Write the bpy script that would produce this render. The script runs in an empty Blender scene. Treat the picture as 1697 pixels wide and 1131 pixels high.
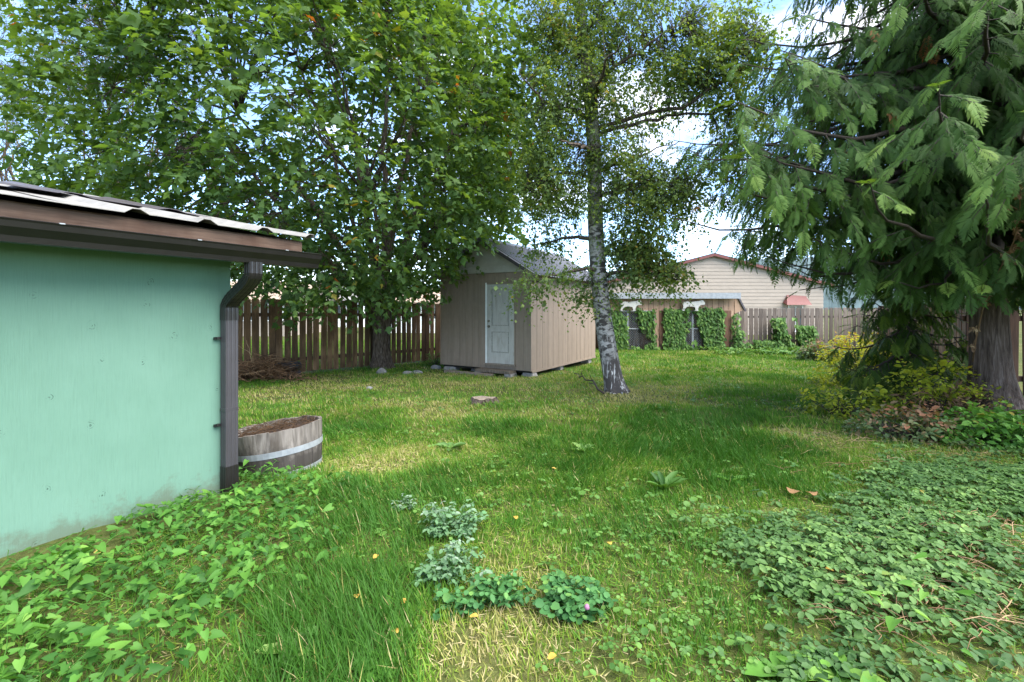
import bpy, bmesh, math, random
import numpy as np
from mathutils import Vector, Matrix

random.seed(11)
rng = np.random.default_rng(11)
scene = bpy.context.scene

# ------------------------------------------------------------------ camera, sky, sun, exposure
F, CX, HY, CAMZ = 782.0, 848.5, 510.0, 1.42        # focal length / centre / horizon in photo pixels, eye height
SUN_AZ, SUN_EL = math.radians(120), math.radians(57)  # azimuth clockwise from straight ahead (+Y)

cam_data = bpy.data.cameras.new('camera')
cam = bpy.data.objects.new('camera', cam_data)
scene.collection.objects.link(cam)
cam.location = (0, 0, CAMZ)
cam.rotation_euler = (math.radians(90), 0, 0)
cam_data.sensor_width = 36
cam_data.lens = F / 1697 * 36
cam_data.shift_y = -(565.5 - HY) / 1697
cam_data.clip_start = 0.05
cam_data.clip_end = 5000
scene.camera = cam

world = bpy.data.worlds.new('World')
scene.world = world
world.use_nodes = True
wn, wl = world.node_tree.nodes, world.node_tree.links
wn.clear()
w_out = wn.new('ShaderNodeOutputWorld')
w_bg = wn.new('ShaderNodeBackground')
w_sky = wn.new('ShaderNodeTexSky')
w_sky.sky_type = 'NISHITA'
w_sky.sun_disc = False
w_sky.sun_elevation = SUN_EL
w_sky.sun_rotation = SUN_AZ
w_sky.air_density = 0.8
w_sky.dust_density = 0.15
w_sky.ozone_density = 3.0
w_tc = wn.new('ShaderNodeTexCoord')
w_map = wn.new('ShaderNodeMapping'); w_map.inputs['Scale'].default_value = (1.0, 1.0, 2.6); w_map.inputs['Location'].default_value = (25.9, 13.3, 5.6)
w_noise = wn.new('ShaderNodeTexNoise'); w_noise.inputs['Scale'].default_value = 2.3
w_noise.inputs['Detail'].default_value = 9; w_noise.inputs['Roughness'].default_value = 0.58
w_ramp = wn.new('ShaderNodeValToRGB')
w_ramp.color_ramp.elements[0].position = 0.49; w_ramp.color_ramp.elements[1].position = 0.74
w_mix = wn.new('ShaderNodeMix'); w_mix.data_type = 'RGBA'
w_mix.inputs['B'].default_value = (6.2, 5.8, 5.2, 1)
wl.new(w_tc.outputs['Generated'], w_map.inputs['Vector'])
wl.new(w_map.outputs['Vector'], w_noise.inputs['Vector'])
wl.new(w_noise.outputs['Fac'], w_ramp.inputs['Fac'])
wl.new(w_ramp.outputs['Color'], w_mix.inputs['Factor'])
wl.new(w_sky.outputs['Color'], w_mix.inputs['A'])
wl.new(w_mix.outputs['Result'], w_bg.inputs['Color'])
w_bg.inputs['Strength'].default_value = 0.142
wl.new(w_bg.outputs['Background'], w_out.inputs['Surface'])

sun_data = bpy.data.lights.new('sun', 'SUN')
sun_data.energy = 2.8
sun_data.angle = math.radians(70)
sun_data.color = (1.0, 0.94, 0.84)
sun = bpy.data.objects.new('sun', sun_data)
scene.collection.objects.link(sun)
sdir = Vector((math.sin(SUN_AZ) * math.cos(SUN_EL), math.cos(SUN_AZ) * math.cos(SUN_EL), math.sin(SUN_EL)))
sun.rotation_euler = sdir.to_track_quat('Z', 'Y').to_euler()
sun.location = (20, -10, 25)

vs = scene.view_settings
vs.view_transform = 'Standard'
vs.look = 'None'
vs.exposure = 2.15
vs.gamma = 1.0
scene.cycles.use_denoising = True
scene.cycles.max_bounces = 8
scene.cycles.transmission_bounces = 6
scene.cycles.transparent_max_bounces = 6
scene.render.film_transparent = False

# ------------------------------------------------------------------ helpers
def smooth(t): return t * t * (3 - 2 * t)

def vnoise(x, y, seed=0):
    x = np.asarray(x, float); y = np.asarray(y, float)
    xi = np.floor(x).astype(np.int64); yi = np.floor(y).astype(np.int64)
    fx = smooth(x - xi); fy = smooth(y - yi)
    def h(a, b):
        n = (a * 374761393 + b * 668265263 + seed * 974711) & 0x7fffffff
        n = ((n ^ (n >> 13)) * 1274126177) & 0x7fffffff
        return ((n ^ (n >> 16)) & 0xffff) / 65535.0
    return (h(xi, yi) * (1 - fx) + h(xi + 1, yi) * fx) * (1 - fy) + (h(xi, yi + 1) * (1 - fx) + h(xi + 1, yi + 1) * fx) * fy

def fbm(x, y, seed=0, o=3):
    s = 0; a = 0.5
    for i in range(o):
        s = s + a * vnoise(np.asarray(x) * 2 ** i, np.asarray(y) * 2 ** i, seed + i); a *= 0.5
    return s / (1 - 0.5 ** o)

def gz(x, y):
    x = np.asarray(x, float); y = np.asarray(y, float)
    base = -0.42 * (1 - np.exp(-np.maximum(y - 3, 0) / 7.0))
    bump = (fbm(x * 0.55, y * 0.55, 3) - 0.5) * 0.07 + (vnoise(x * 2.1, y * 2.1, 9) - 0.5) * 0.02
    return base + bump * np.clip((y + 3) / 4, 0, 1)

def gh(y): return CAMZ + 0.42 * (1 - math.exp(-max(y - 3, 0) / 7.0))

def gnd(px, py):
    """ground point seen at a photo pixel"""
    d = 5.0
    for _ in range(60): d = 0.5 * d + 0.5 * F * gh(d) / max(py - HY, 1)
    x = (px - CX) / F * d
    return np.array([x, d, float(gz(x, d))])

def pt(px, py, d): return np.array([(px - CX) / F * d, d, CAMZ - (py - HY) / F * d])

def norm(v):
    v = np.asarray(v, float)
    return v / np.maximum(np.linalg.norm(v, axis=-1, keepdims=True), 1e-9)

def link(o, parent=None):
    scene.collection.objects.link(o)
    if parent is not None:
        o.parent = parent
        o.matrix_parent_inverse = Matrix.Translation(-Vector(parent.location))
    return o

def mesh_np(name, V, loops, starts, mat=None, smooth_=False, tint=None):
    V = np.ascontiguousarray(V, np.float32)
    loops = np.ascontiguousarray(loops, np.int32); starts = np.ascontiguousarray(starts, np.int32)
    me = bpy.data.meshes.new(name)
    me.vertices.add(len(V)); me.vertices.foreach_set('co', V.ravel())
    me.loops.add(len(loops)); me.loops.foreach_set('vertex_index', loops)
    me.polygons.add(len(starts)); me.polygons.foreach_set('loop_start', starts)
    leafy = mat is not None and any(w in mat.name for w in ('leaf', 'frond', 'blade', 'stalk'))
    me.polygons.foreach_set('use_smooth', np.full(len(starts), bool(smooth_ or leafy)))
    if tint is not None:
        a = me.attributes.new('tint', 'FLOAT', 'FACE')
        a.data.foreach_set('value', np.ascontiguousarray(tint, np.float32))
    me.update(calc_edges=True)
    if mat: me.materials.append(mat)
    return me

def flat_faces(faces):
    loops = np.array([i for f in faces for i in f], np.int32)
    ln = np.array([len(f) for f in faces], np.int32)
    st = np.concatenate([[0], np.cumsum(ln)[:-1]]).astype(np.int32)
    return loops, st

class Geo:
    """collects verts and faces"""
    def __init__(s): s.V = []; s.L = []; s.S = []; s.T = []; s.nv = 0; s.nl = 0
    def add(s, V, faces, tint=0.5):
        l, st = flat_faces(faces)
        s.raw(np.asarray(V, float), l, st, np.full(len(st), tint))
    def raw(s, V, l, st, t):
        s.V.append(V); s.L.append(l + s.nv); s.S.append(st + s.nl); s.T.append(t)
        s.nv += len(V); s.nl += len(l)
    def scatter(s, tmpl, loc, M, size, tint):
        """tmpl (verts, faces); loc (N,3); M (N,3,3) columns = axes; size (N,) or (N,3)"""
        tv, tf = tmpl; tv = np.asarray(tv, float)
        N, k = len(loc), len(tv)
        if N == 0: return
        size = np.asarray(size, float)
        if size.ndim == 1: size = size[:, None]
        loc_v = tv[None, :, :] * size[:, None, :]
        V = np.einsum('nij,nkj->nki', M, loc_v) + loc[:, None, :]
        l, st = flat_faces(tf)
        Ls = (l[None, :] + (np.arange(N) * k)[:, None]).ravel()
        Ss = (st[None, :] + (np.arange(N) * len(l))[:, None]).ravel()
        s.raw(V.reshape(-1, 3), Ls, Ss, np.repeat(np.asarray(tint, float), len(st)))
    def tube(s, P, R, sides=6, tint=0.5, cap=True):
        P = np.asarray(P, float); R = np.asarray(R, float); n = len(P)
        T = norm(np.gradient(P, axis=0))
        ref = np.array([0.0, 0, 1]) if abs(T[0][2]) < 0.9 else np.array([1.0, 0, 0])
        u = norm(np.cross(T[0], ref)); rows = []
        a = np.arange(sides) / sides * 2 * np.pi
        for i in range(n):
            u = norm(u - T[i] * np.dot(u, T[i])); v = np.cross(T[i], u)
            rows.append(P[i] + R[i] * (np.cos(a)[:, None] * u + np.sin(a)[:, None] * v))
        V = np.concatenate(rows)
        idx = np.arange(sides); nx = (idx + 1) % sides
        q = np.stack([idx, nx, nx + sides, idx + sides], 1)
        allq = (q[None] + (np.arange(n - 1) * sides)[:, None, None]).reshape(-1, 4)
        l = allq.ravel(); st = np.arange(len(allq)) * 4
        if cap:
            st = np.concatenate([st, [len(l), len(l) + sides]])
            l = np.concatenate([l, idx[::-1], idx + (n - 1) * sides])
        s.raw(V, l.astype(np.int32), st.astype(np.int32), np.full(len(st), tint))
    def box(s, c, h, axes=None, tint=0.5):
        c = np.asarray(c, float); A = np.eye(3) if axes is None else np.asarray(axes, float)
        sg = np.array([[-1,-1,-1],[1,-1,-1],[1,1,-1],[-1,1,-1],[-1,-1,1],[1,-1,1],[1,1,1],[-1,1,1]], float)
        V = c + (sg * np.asarray(h, float)) @ A
        s.add(V, [(0,3,2,1),(4,5,6,7),(0,1,5,4),(1,2,6,5),(2,3,7,6),(3,0,4,7)], tint)
    def mesh(s, name, mat, smooth_=False):
        return mesh_np(name, np.concatenate(s.V), np.concatenate(s.L), np.concatenate(s.S), mat, smooth_, np.concatenate(s.T))
    def build(s, name, mat, parent=None, smooth_=False):
        o = link(bpy.data.objects.new(name, s.mesh(name, mat, smooth_)), parent)
        if parent is not None and name in ('branches', 'stems', 'crown', 'foliage'): o['kind'] = 'stuff'
        return o

def tag(o, label=None, cat=None, group=None, kind=None):
    if label: o['label'] = label
    if cat: o['category'] = cat
    if group: o['group'] = group
    if kind: o['kind'] = kind
    return o

def thing(name, loc, label, cat, group=None):
    o = bpy.data.objects.new(name, None)
    o.location = Vector([float(v) for v in loc]); o.empty_display_size = 0.2
    scene.collection.objects.link(o)
    return tag(o, label, cat, group)

def bev_box(name, size, mat, bevel=0.004, taper=0.0, ear=0.0):
    """chamfered box mesh, base at z=0, centred in x and y"""
    bm = bmesh.new()
    bmesh.ops.create_cube(bm, size=1)
    for v in bm.verts:
        v.co.x *= size[0]; v.co.y *= size[1]; v.co.z = (v.co.z + 0.5) * size[2]
    if bevel: bmesh.ops.bevel(bm, geom=bm.edges[:], offset=bevel, segments=1, affect='EDGES')
    me = bpy.data.meshes.new(name); bm.to_mesh(me); bm.free()
    me.materials.append(mat)
    return me

def place(name, me, loc, rotz, parent, rot=None, scale=None):
    o = bpy.data.objects.new(name, me)
    o.location = Vector([float(v) for v in loc]); o.rotation_euler = rot if rot is not None else (0, 0, rotz)
    if scale: o.scale = scale
    scene.collection.objects.link(o)
    if parent is not None:
        o.parent = parent; o.matrix_parent_inverse = Matrix.Translation(-Vector(parent.location))
    return o

def frames(d, up):
    """matrices whose columns are side, d, normal; normal as near to up as possible"""
    d = norm(d); x = norm(np.cross(d, up)); z = np.cross(x, d)
    return np.stack([x, d, z], axis=-1)

def rand_dirs(n):
    v = rng.normal(size=(n, 3)); return norm(v)

# ------------------------------------------------------------------ materials
def new_mat(name):
    m = bpy.data.materials.new(name); m.use_nodes = True
    n, l = m.node_tree.nodes, m.node_tree.links
    n.clear()
    out = n.new('ShaderNodeOutputMaterial'); p = n.new('ShaderNodeBsdfPrincipled')
    l.new(p.outputs['BSDF'], out.inputs['Surface'])
    return m, n, l, p, out

def ramp(n, stops, interp='LINEAR'):
    r = n.new('ShaderNodeValToRGB'); cr = r.color_ramp; cr.interpolation = interp
    while len(cr.elements) < len(stops): cr.elements.new(0.5)
    for e, (p, c) in zip(cr.elements, stops):
        e.position = p; e.color = (*c, 1) if len(c) == 3 else c
    return r

def tex_noise(n, l, scale, detail=4, vec=None, rough=0.55, dist=0.0):
    t = n.new('ShaderNodeTexNoise'); t.inputs['Scale'].default_value = scale
    t.inputs['Detail'].default_value = detail; t.inputs['Roughness'].default_value = rough
    t.inputs['Distortion'].default_value = dist
    if vec is not None: l.new(vec, t.inputs['Vector'])
    return t

def mapping(n, l, scale, src='Object', rot=(0, 0, 0), offset_random=False):
    tc = n.new('ShaderNodeTexCoord'); mp = n.new('ShaderNodeMapping')
    mp.inputs['Scale'].default_value = scale; mp.inputs['Rotation'].default_value = rot
    l.new(tc.outputs[src], mp.inputs['Vector'])
    if offset_random:
        oi = n.new('ShaderNodeObjectInfo'); mu = n.new('ShaderNodeMath'); mu.operation = 'MULTIPLY'
        mu.inputs[1].default_value = 37.0
        l.new(oi.outputs['Random'], mu.inputs[0]); cb = n.new('ShaderNodeCombineXYZ')
        for i in range(3): l.new(mu.outputs[0], cb.inputs[i])
        l.new(cb.outputs[0], mp.inputs['Location'])
    return mp.outputs['Vector']

def mixc(n, l, fac, a, b, mode='MIX'):
    m = n.new('ShaderNodeMix'); m.data_type = 'RGBA'; m.blend_type = mode
    for sock, v in (('Factor', fac), ('A', a), ('B', b)):
        if isinstance(v, (int, float)): m.inputs[sock].default_value = v
        elif isinstance(v, tuple): m.inputs[sock].default_value = (*v, 1)
        else: l.new(v, m.inputs[sock])
    return m.outputs['Result']

def bump(n, l, p, h, strength=0.3, dist=0.01):
    b = n.new('ShaderNodeBump'); b.inputs['Strength'].default_value = strength; b.inputs['Distance'].default_value = dist
    l.new(h, b.inputs['Height']); l.new(b.outputs['Normal'], p.inputs['Normal'])
    return b

def leaf_mat(name, stops, trans=0.35, rough=0.42, tcol=None, spec=0.2):
    m, n, l, p, out = new_mat(name)
    at = n.new('ShaderNodeAttribute'); at.attribute_name = 'tint'
    r = ramp(n, stops); l.new(at.outputs['Fac'], r.inputs['Fac'])
    ns = tex_noise(n, l, 9, 2, mapping(n, l, (1, 1, 1)))
    hs = n.new('ShaderNodeHueSaturation')
    mr = n.new('ShaderNodeMapRange'); mr.inputs['To Min'].default_value = 0.8; mr.inputs['To Max'].default_value = 1.2
    l.new(ns.outputs['Fac'], mr.inputs['Value']); l.new(mr.outputs['Result'], hs.inputs['Value'])
    l.new(r.outputs['Color'], hs.inputs['Color'])
    l.new(hs.outputs['Color'], p.inputs['Base Color'])
    p.inputs['Roughness'].default_value = rough
    p.inputs['Specular IOR Level'].default_value = spec
    tr = n.new('ShaderNodeBsdfTranslucent')
    tc = mixc(n, l, 1.0, hs.outputs['Color'], tcol or (1.5, 1.45, 0.6), 'MULTIPLY')
    l.new(tc, tr.inputs['Color'])
    mx = n.new('ShaderNodeMixShader'); mx.inputs['Fac'].default_value = trans
    l.new(p.outputs['BSDF'], mx.inputs[1]); l.new(tr.outputs['BSDF'], mx.inputs[2])
    l.new(mx.outputs['Shader'], out.inputs['Surface'])
    return m

def wood_mat(name, c_dark, c_light, grain=(55, 55, 2.2), rough=0.8, vary=0.35, bumps=0.35, c_wear=None):
    m, n, l, p, out = new_mat(name)
    v = mapping(n, l, grain, offset_random=True)
    t = tex_noise(n, l, 1.0, 6, v, 0.62, 0.4)
    r = ramp(n, [(0.3, c_dark), (0.7, c_light)]); l.new(t.outputs['Fac'], r.inputs['Fac'])
    v2 = mapping(n, l, (3, 3, 0.9), offset_random=True)
    t2 = tex_noise(n, l, 1.6, 4, v2)
    col = r.outputs['Color']
    if c_wear:
        r2 = ramp(n, [(0.48, (0, 0, 0)), (0.68, (1, 1, 1))]); l.new(t2.outputs['Fac'], r2.inputs['Fac'])
        col = mixc(n, l, r2.outputs['Color'], col, c_wear)
    oi = n.new('ShaderNodeObjectInfo')
    hs = n.new('ShaderNodeHueSaturation'); mr = n.new('ShaderNodeMapRange')
    mr.inputs['To Min'].default_value = 1 - vary; mr.inputs['To Max'].default_value = 1 + vary
    l.new(oi.outputs['Random'], mr.inputs['Value']); l.new(mr.outputs['Result'], hs.inputs['Value']); l.new(col, hs.inputs['Color'])
    l.new(hs.outputs['Color'], p.inputs['Base Color'])
    p.inputs['Roughness'].default_value = rough
    p.inputs['Specular IOR Level'].default_value = 0.25
    bump(n, l, p, t.outputs['Fac'], bumps, 0.004)
    return m

def plain_mat(name, col, rough=0.6, metal=0.0, noise=0.12, scale=8, bumps=0.1, spec=0.4):
    m, n, l, p, out = new_mat(name)
    v = mapping(n, l, (1, 1, 1), offset_random=True)
    t = tex_noise(n, l, scale, 6, v, 0.6)
    a = tuple(c * (1 - noise) for c in col); b = tuple(min(1, c * (1 + noise)) for c in col)
    r = ramp(n, [(0.3, a), (0.7, b)]); l.new(t.outputs['Fac'], r.inputs['Fac'])
    l.new(r.outputs['Color'], p.inputs['Base Color'])
    p.inputs['Roughness'].default_value = rough; p.inputs['Metallic'].default_value = metal
    p.inputs['Specular IOR Level'].default_value = spec
    if bumps: bump(n, l, p, t.outputs['Fac'], bumps, 0.01)
    return m

MAT = {}
# ground: thatch, soil and green
m, n, l, p, out = new_mat('ground_soil')
v = mapping(n, l, (1, 1, 1))
a1 = tex_noise(n, l, 0.9, 6, v, 0.6); a2 = tex_noise(n, l, 22, 5, v, 0.7); a3 = tex_noise(n, l, 90, 3, v, 0.6)
r1 = ramp(n, [(0.35, (0.045, 0.075, 0.016)), (0.52, (0.075, 0.10, 0.024)), (0.66, (0.20, 0.165, 0.075))]); l.new(a1.outputs['Fac'], r1.inputs['Fac'])
r2 = ramp(n, [(0.38, (0.025, 0.020, 0.011)), (0.55, (0.085, 0.10, 0.026)), (0.72, (0.20, 0.17, 0.08))]); a4 = tex_noise(n, l, 160, 4, v, 0.7); l.new(mixc(n, l, 0.55, a2.outputs['Fac'], a4.outputs['Fac']), r2.inputs['Fac'])
c = mixc(n, l, 0.7, r1.outputs['Color'], r2.outputs['Color'])
l.new(c, p.inputs['Base Color']); p.inputs['Roughness'].default_value = 1.0; p.inputs['Specular IOR Level'].default_value = 0.1
bump(n, l, p, a3.outputs['Fac'], 0.6, 0.02)
MAT['ground'] = m

MAT['grass'] = leaf_mat('grass_blade', [(0.0, (0.042, 0.125, 0.014)), (0.35, (0.095, 0.215, 0.020)), (0.6, (0.20, 0.29, 0.032)), (0.8, (0.34, 0.31, 0.10)), (1.0, (0.48, 0.40, 0.22))], 0.3, 0.60, (1.3, 1.35, 0.6), 0.2)
MAT['maple'] = leaf_mat('maple_leaf', [(0.0, (0.042, 0.090, 0.032)), (0.5, (0.085, 0.158, 0.050)), (0.9, (0.135, 0.215, 0.058)), (0.965, (0.15, 0.22, 0.05)), (0.98, (0.30, 0.20, 0.03)), (1.0, (0.32, 0.075, 0.02))], 0.45, 0.50, (1.9, 1.75, 0.45), 0.2)
MAT['birch_leaf'] = leaf_mat('birch_leaf', [(0.0, (0.075, 0.125, 0.048)), (0.6, (0.13, 0.20, 0.065)), (0.95, (0.20, 0.25, 0.06)), (1.0, (0.28, 0.22, 0.07))], 0.5, 0.52, (1.7, 1.6, 0.5), 0.2)
MAT['willow_leaf'] = leaf_mat('willow_leaf', [(0.0, (0.07, 0.10, 0.02)), (0.7, (0.12, 0.15, 0.03)), (1.0, (0.25, 0.17, 0.06))], 0.4, 0.5)
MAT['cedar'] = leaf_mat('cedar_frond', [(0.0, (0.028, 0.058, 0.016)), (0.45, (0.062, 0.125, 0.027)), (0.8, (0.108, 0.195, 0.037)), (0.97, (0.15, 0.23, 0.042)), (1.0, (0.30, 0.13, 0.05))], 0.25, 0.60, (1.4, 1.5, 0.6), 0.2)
MAT['young_cedar'] = leaf_mat('young_cedar_frond', [(0.0, (0.018, 0.040, 0.010)), (0.5, (0.05, 0.095, 0.016)), (1.0, (0.14, 0.20, 0.025))], 0.3, 0.60, (1.5, 1.5, 0.5), 0.2)
MAT['bindweed'] = leaf_mat('bindweed_leaf', [(0.0, (0.035, 0.11, 0.018)), (0.6, (0.085, 0.215, 0.030)), (0.985, (0.16, 0.30, 0.05)), (1.0, (0.34, 0.28, 0.06))], 0.3, 0.55, (1.4, 1.4, 0.6), 0.2)
MAT['cover'] = leaf_mat('ground_cover_leaf', [(0.0, (0.045, 0.105, 0.030)), (0.6, (0.105, 0.20, 0.055)), (0.9, (0.165, 0.275, 0.07)), (0.985, (0.20, 0.30, 0.07)), (1.0, (0.32, 0.25, 0.07))], 0.25, 0.52, (1.2, 1.4, 0.7), 0.2)
MAT['clover'] = leaf_mat('clover_leaf', [(0.0, (0.05, 0.13, 0.025)), (1.0, (0.13, 0.25, 0.05))], 0.25, 0.5)
MAT['silver'] = leaf_mat('mildewed_leaf', [(0.0, (0.10, 0.22, 0.09)), (0.45, (0.10, 0.19, 0.085)), (1.0, (0.22, 0.29, 0.21))], 0.2, 0.80, (1.1, 1.2, 0.9), 0.2)
MAT['deep_clover'] = leaf_mat('deep_clover_leaf', [(0.0, (0.028, 0.10, 0.03)), (0.7, (0.07, 0.19, 0.055)), (1.0, (0.14, 0.27, 0.06))], 0.25, 0.52)
MAT['ivy'] = leaf_mat('ivy_leaf', [(0.0, (0.03, 0.085, 0.016)), (0.6, (0.075, 0.17, 0.03)), (1.0, (0.16, 0.26, 0.05))], 0.25, 0.50)
MAT['yellow_shrub'] = leaf_mat('yellow_shrub_leaf', [(0.0, (0.13, 0.19, 0.02)), (0.5, (0.32, 0.36, 0.03)), (0.9, (0.50, 0.46, 0.04)), (1.0, (0.45, 0.28, 0.04))], 0.4, 0.45)
MAT['low_shrub'] = leaf_mat('low_shrub_leaf', [(0.0, (0.05, 0.09, 0.03)), (0.55, (0.10, 0.16, 0.06)), (0.8, (0.18, 0.13, 0.07)), (1.0, (0.28, 0.13, 0.07))], 0.25, 0.5)
MAT['dry'] = leaf_mat('dry_stalk', [(0.0, (0.055, 0.035, 0.022)), (0.6, (0.24, 0.14, 0.075)), (1.0, (0.45, 0.32, 0.18))], 0.1, 0.8, (1, 1, 1), 0.15)
MAT['fallen'] = leaf_mat('fallen_leaf', [(0.0, (0.50, 0.30, 0.05)), (0.6, (0.50, 0.31, 0.07)), (1.0, (0.26, 0.15, 0.07))], 0.2, 0.6)

MAT['fence'] = wood_mat('fence_board', (0.055, 0.032, 0.018), (0.165, 0.098, 0.053), vary=0.4, c_wear=(0.22, 0.135, 0.072))
MAT['fence_grey'] = wood_mat('grey_fence_board', (0.09, 0.07, 0.055), (0.22, 0.18, 0.15), vary=0.3)
MAT['fence_dark'] = wood_mat('dark_fence_board', (0.03, 0.017, 0.012), (0.09, 0.05, 0.035), vary=0.3)
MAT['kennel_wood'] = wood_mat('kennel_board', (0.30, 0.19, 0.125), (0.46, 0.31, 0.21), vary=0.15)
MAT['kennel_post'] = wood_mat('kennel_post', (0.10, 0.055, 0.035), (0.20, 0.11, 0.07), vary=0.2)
MAT['fascia'] = wood_mat('roof_edge_board', (0.065, 0.041, 0.029), (0.15, 0.096, 0.067), grain=(4, 4, 60), vary=0.1, c_wear=(0.08, 0.045, 0.03))
MAT['stave'] = wood_mat('barrel_stave', (0.095, 0.082, 0.07), (0.27, 0.24, 0.21), grain=(40, 40, 3.0), vary=0.22, c_wear=(0.075, 0.062, 0.05))
def stain_staves():
    m = MAT['stave']; n, l = m.node_tree.nodes, m.node_tree.links
    p = next(x for x in n if x.type == 'BSDF_PRINCIPLED'); src = p.inputs['Base Color'].links[0].from_socket
    tc = n.new('ShaderNodeTexCoord'); sx = n.new('ShaderNodeSeparateXYZ'); l.new(tc.outputs['Object'], sx.inputs[0])
    t = tex_noise(n, l, 16, 6, mapping(n, l, (1, 1, .6)), 0.7)
    ad = n.new('ShaderNodeMath'); ad.operation = 'MULTIPLY_ADD'; ad.inputs[1].default_value = 0.45; l.new(t.outputs['Fac'], ad.inputs[0]); l.new(sx.outputs['Z'], ad.inputs[2])
    r = ramp(n, [(0.30, (0.85, 0.85, 0.85)), (0.45, (0, 0, 0))]); l.new(ad.outputs[0], r.inputs['Fac'])
    l.new(mixc(n, l, r.outputs['Color'], src, (0.035, 0.03, 0.026)), p.inputs['Base Color'])
stain_staves()
MAT['stump'] = wood_mat('stump_wood', (0.10, 0.08, 0.06), (0.26, 0.21, 0.16), grain=(30, 30, 4))
MAT['twig'] = plain_mat('twig_bark', (0.045, 0.034, 0.026), 0.9, noise=0.4, scale=20)
MAT['tan'] = plain_mat('shed_paint', (0.245, 0.186, 0.138), 0.62, noise=0.06, scale=6, bumps=0.05)
def streaks(m, lo=0.8):
    n, l = m.node_tree.nodes, m.node_tree.links
    p = next(x for x in n if x.type == 'BSDF_PRINCIPLED'); src = p.inputs['Base Color'].links[0].from_socket
    t = tex_noise(n, l, 1.0, 6, mapping(n, l, (9, 9, .7), offset_random=True), 0.7); r = ramp(n, [(0.3, (lo, lo, lo * .97)), (0.6, (1.04, 1.04, 1.04))]); l.new(t.outputs['Fac'], r.inputs['Fac'])
    l.new(mixc(n, l, 1.0, src, r.outputs['Color'], 'MULTIPLY'), p.inputs['Base Color'])
streaks(MAT['tan'])
MAT['gable'] = plain_mat('gable_paint', (0.36, 0.34, 0.29), 0.65, noise=0.1, scale=5)
MAT['shed_roof'] = plain_mat('shed_roof_metal', (0.20, 0.205, 0.23), 0.42, 0.35, 0.1, 3, 0.02, 0.4)
MAT['dark_void'] = plain_mat('dark_underside', (0.02, 0.017, 0.014), 0.9)
MAT['concrete'] = plain_mat('concrete', (0.24, 0.225, 0.205), 0.95, noise=0.3, scale=14, bumps=0.4)
MAT['stone'] = plain_mat('pale_stone', (0.23, 0.225, 0.215), 0.9, noise=0.3, scale=9, bumps=0.4)
MAT['galv'] = plain_mat('galvanised_steel', (0.30, 0.32, 0.335), 0.55, 0.3, 0.2, 12, 0.05)
MAT['gutter'] = plain_mat('brown_gutter', (0.013, 0.011, 0.0105), 0.32, 0.0, 0.15, 10, 0.02, 0.5)
MAT['pipe'] = plain_mat('grey_brown_pipe', (0.046, 0.042, 0.046), 0.38, 0.0, 0.12, 6, 0.02, 0.5)
MAT['pale_roof'] = plain_mat('pale_roof_metal', (0.21, 0.20, 0.18), 0.7, 0.0, 0.25, 6, 0.03)
MAT['dark_roof'] = plain_mat('dark_roof_metal', (0.085, 0.072, 0.078), 0.35, 0.2, 0.15, 6, 0.02)
MAT['white_paint'] = plain_mat('white_paint', (0.75, 0.76, 0.72), 0.6, noise=0.08)
MAT['dog_white'] = plain_mat('weathered_white', (0.42, 0.42, 0.39), 0.7, noise=0.15)
MAT['black_rubber'] = plain_mat('black_rubber', (0.018, 0.018, 0.022), 0.6, noise=0.2)
MAT['brass'] = plain_mat('tarnished_metal', (0.28, 0.25, 0.20), 0.35, 0.9, 0.2, 20)
MAT['red_trim'] = plain_mat('red_trim', (0.15, 0.045, 0.038), 0.55)
MAT['house_wall'] = plain_mat('house_siding', (0.33, 0.275, 0.22), 0.7, noise=0.07, scale=2)
MAT['roof_tan'] = plain_mat('shingle_tan', (0.30, 0.22, 0.16), 0.9, noise=0.3, scale=5)
MAT['pane'] = plain_mat('window_glass', (0.05, 0.06, 0.07), 0.08, noise=0.05, spec=0.8)
MAT['soil'] = plain_mat('potting_soil', (0.045, 0.028, 0.02), 1.0, noise=0.5, scale=40, bumps=0.8)
MAT['hill'] = plain_mat('forested_hill', (0.055, 0.085, 0.085), 1.0, noise=0.35, scale=0.06, bumps=0)  # bluish base colour stands in for the haze over distance
MAT['insect'] = plain_mat('black_screw', (0.015, 0.014, 0.013), 0.5)

# shed door: dirty white
m, n, l, p, out = new_mat('door_paint')
v = mapping(n, l, (9, 9, 2.2))
t = tex_noise(n, l, 1.2, 7, v, 0.68, 0.3)
r = ramp(n, [(0.22, (0.25, 0.235, 0.195)), (0.5, (0.40, 0.38, 0.335)), (0.7, (0.46, 0.445, 0.40))]); l.new(t.outputs['Fac'], r.inputs['Fac'])
l.new(r.outputs['Color'], p.inputs['Base Color']); p.inputs['Roughness'].default_value = 0.55
MAT['door'] = m
MAT['door_trim'] = plain_mat('shade_toned_door_trim', (0.30, 0.295, 0.26), 0.7, noise=0.3, scale=25)  # darker moulding colour paints in the shade of recessed door panels

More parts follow.
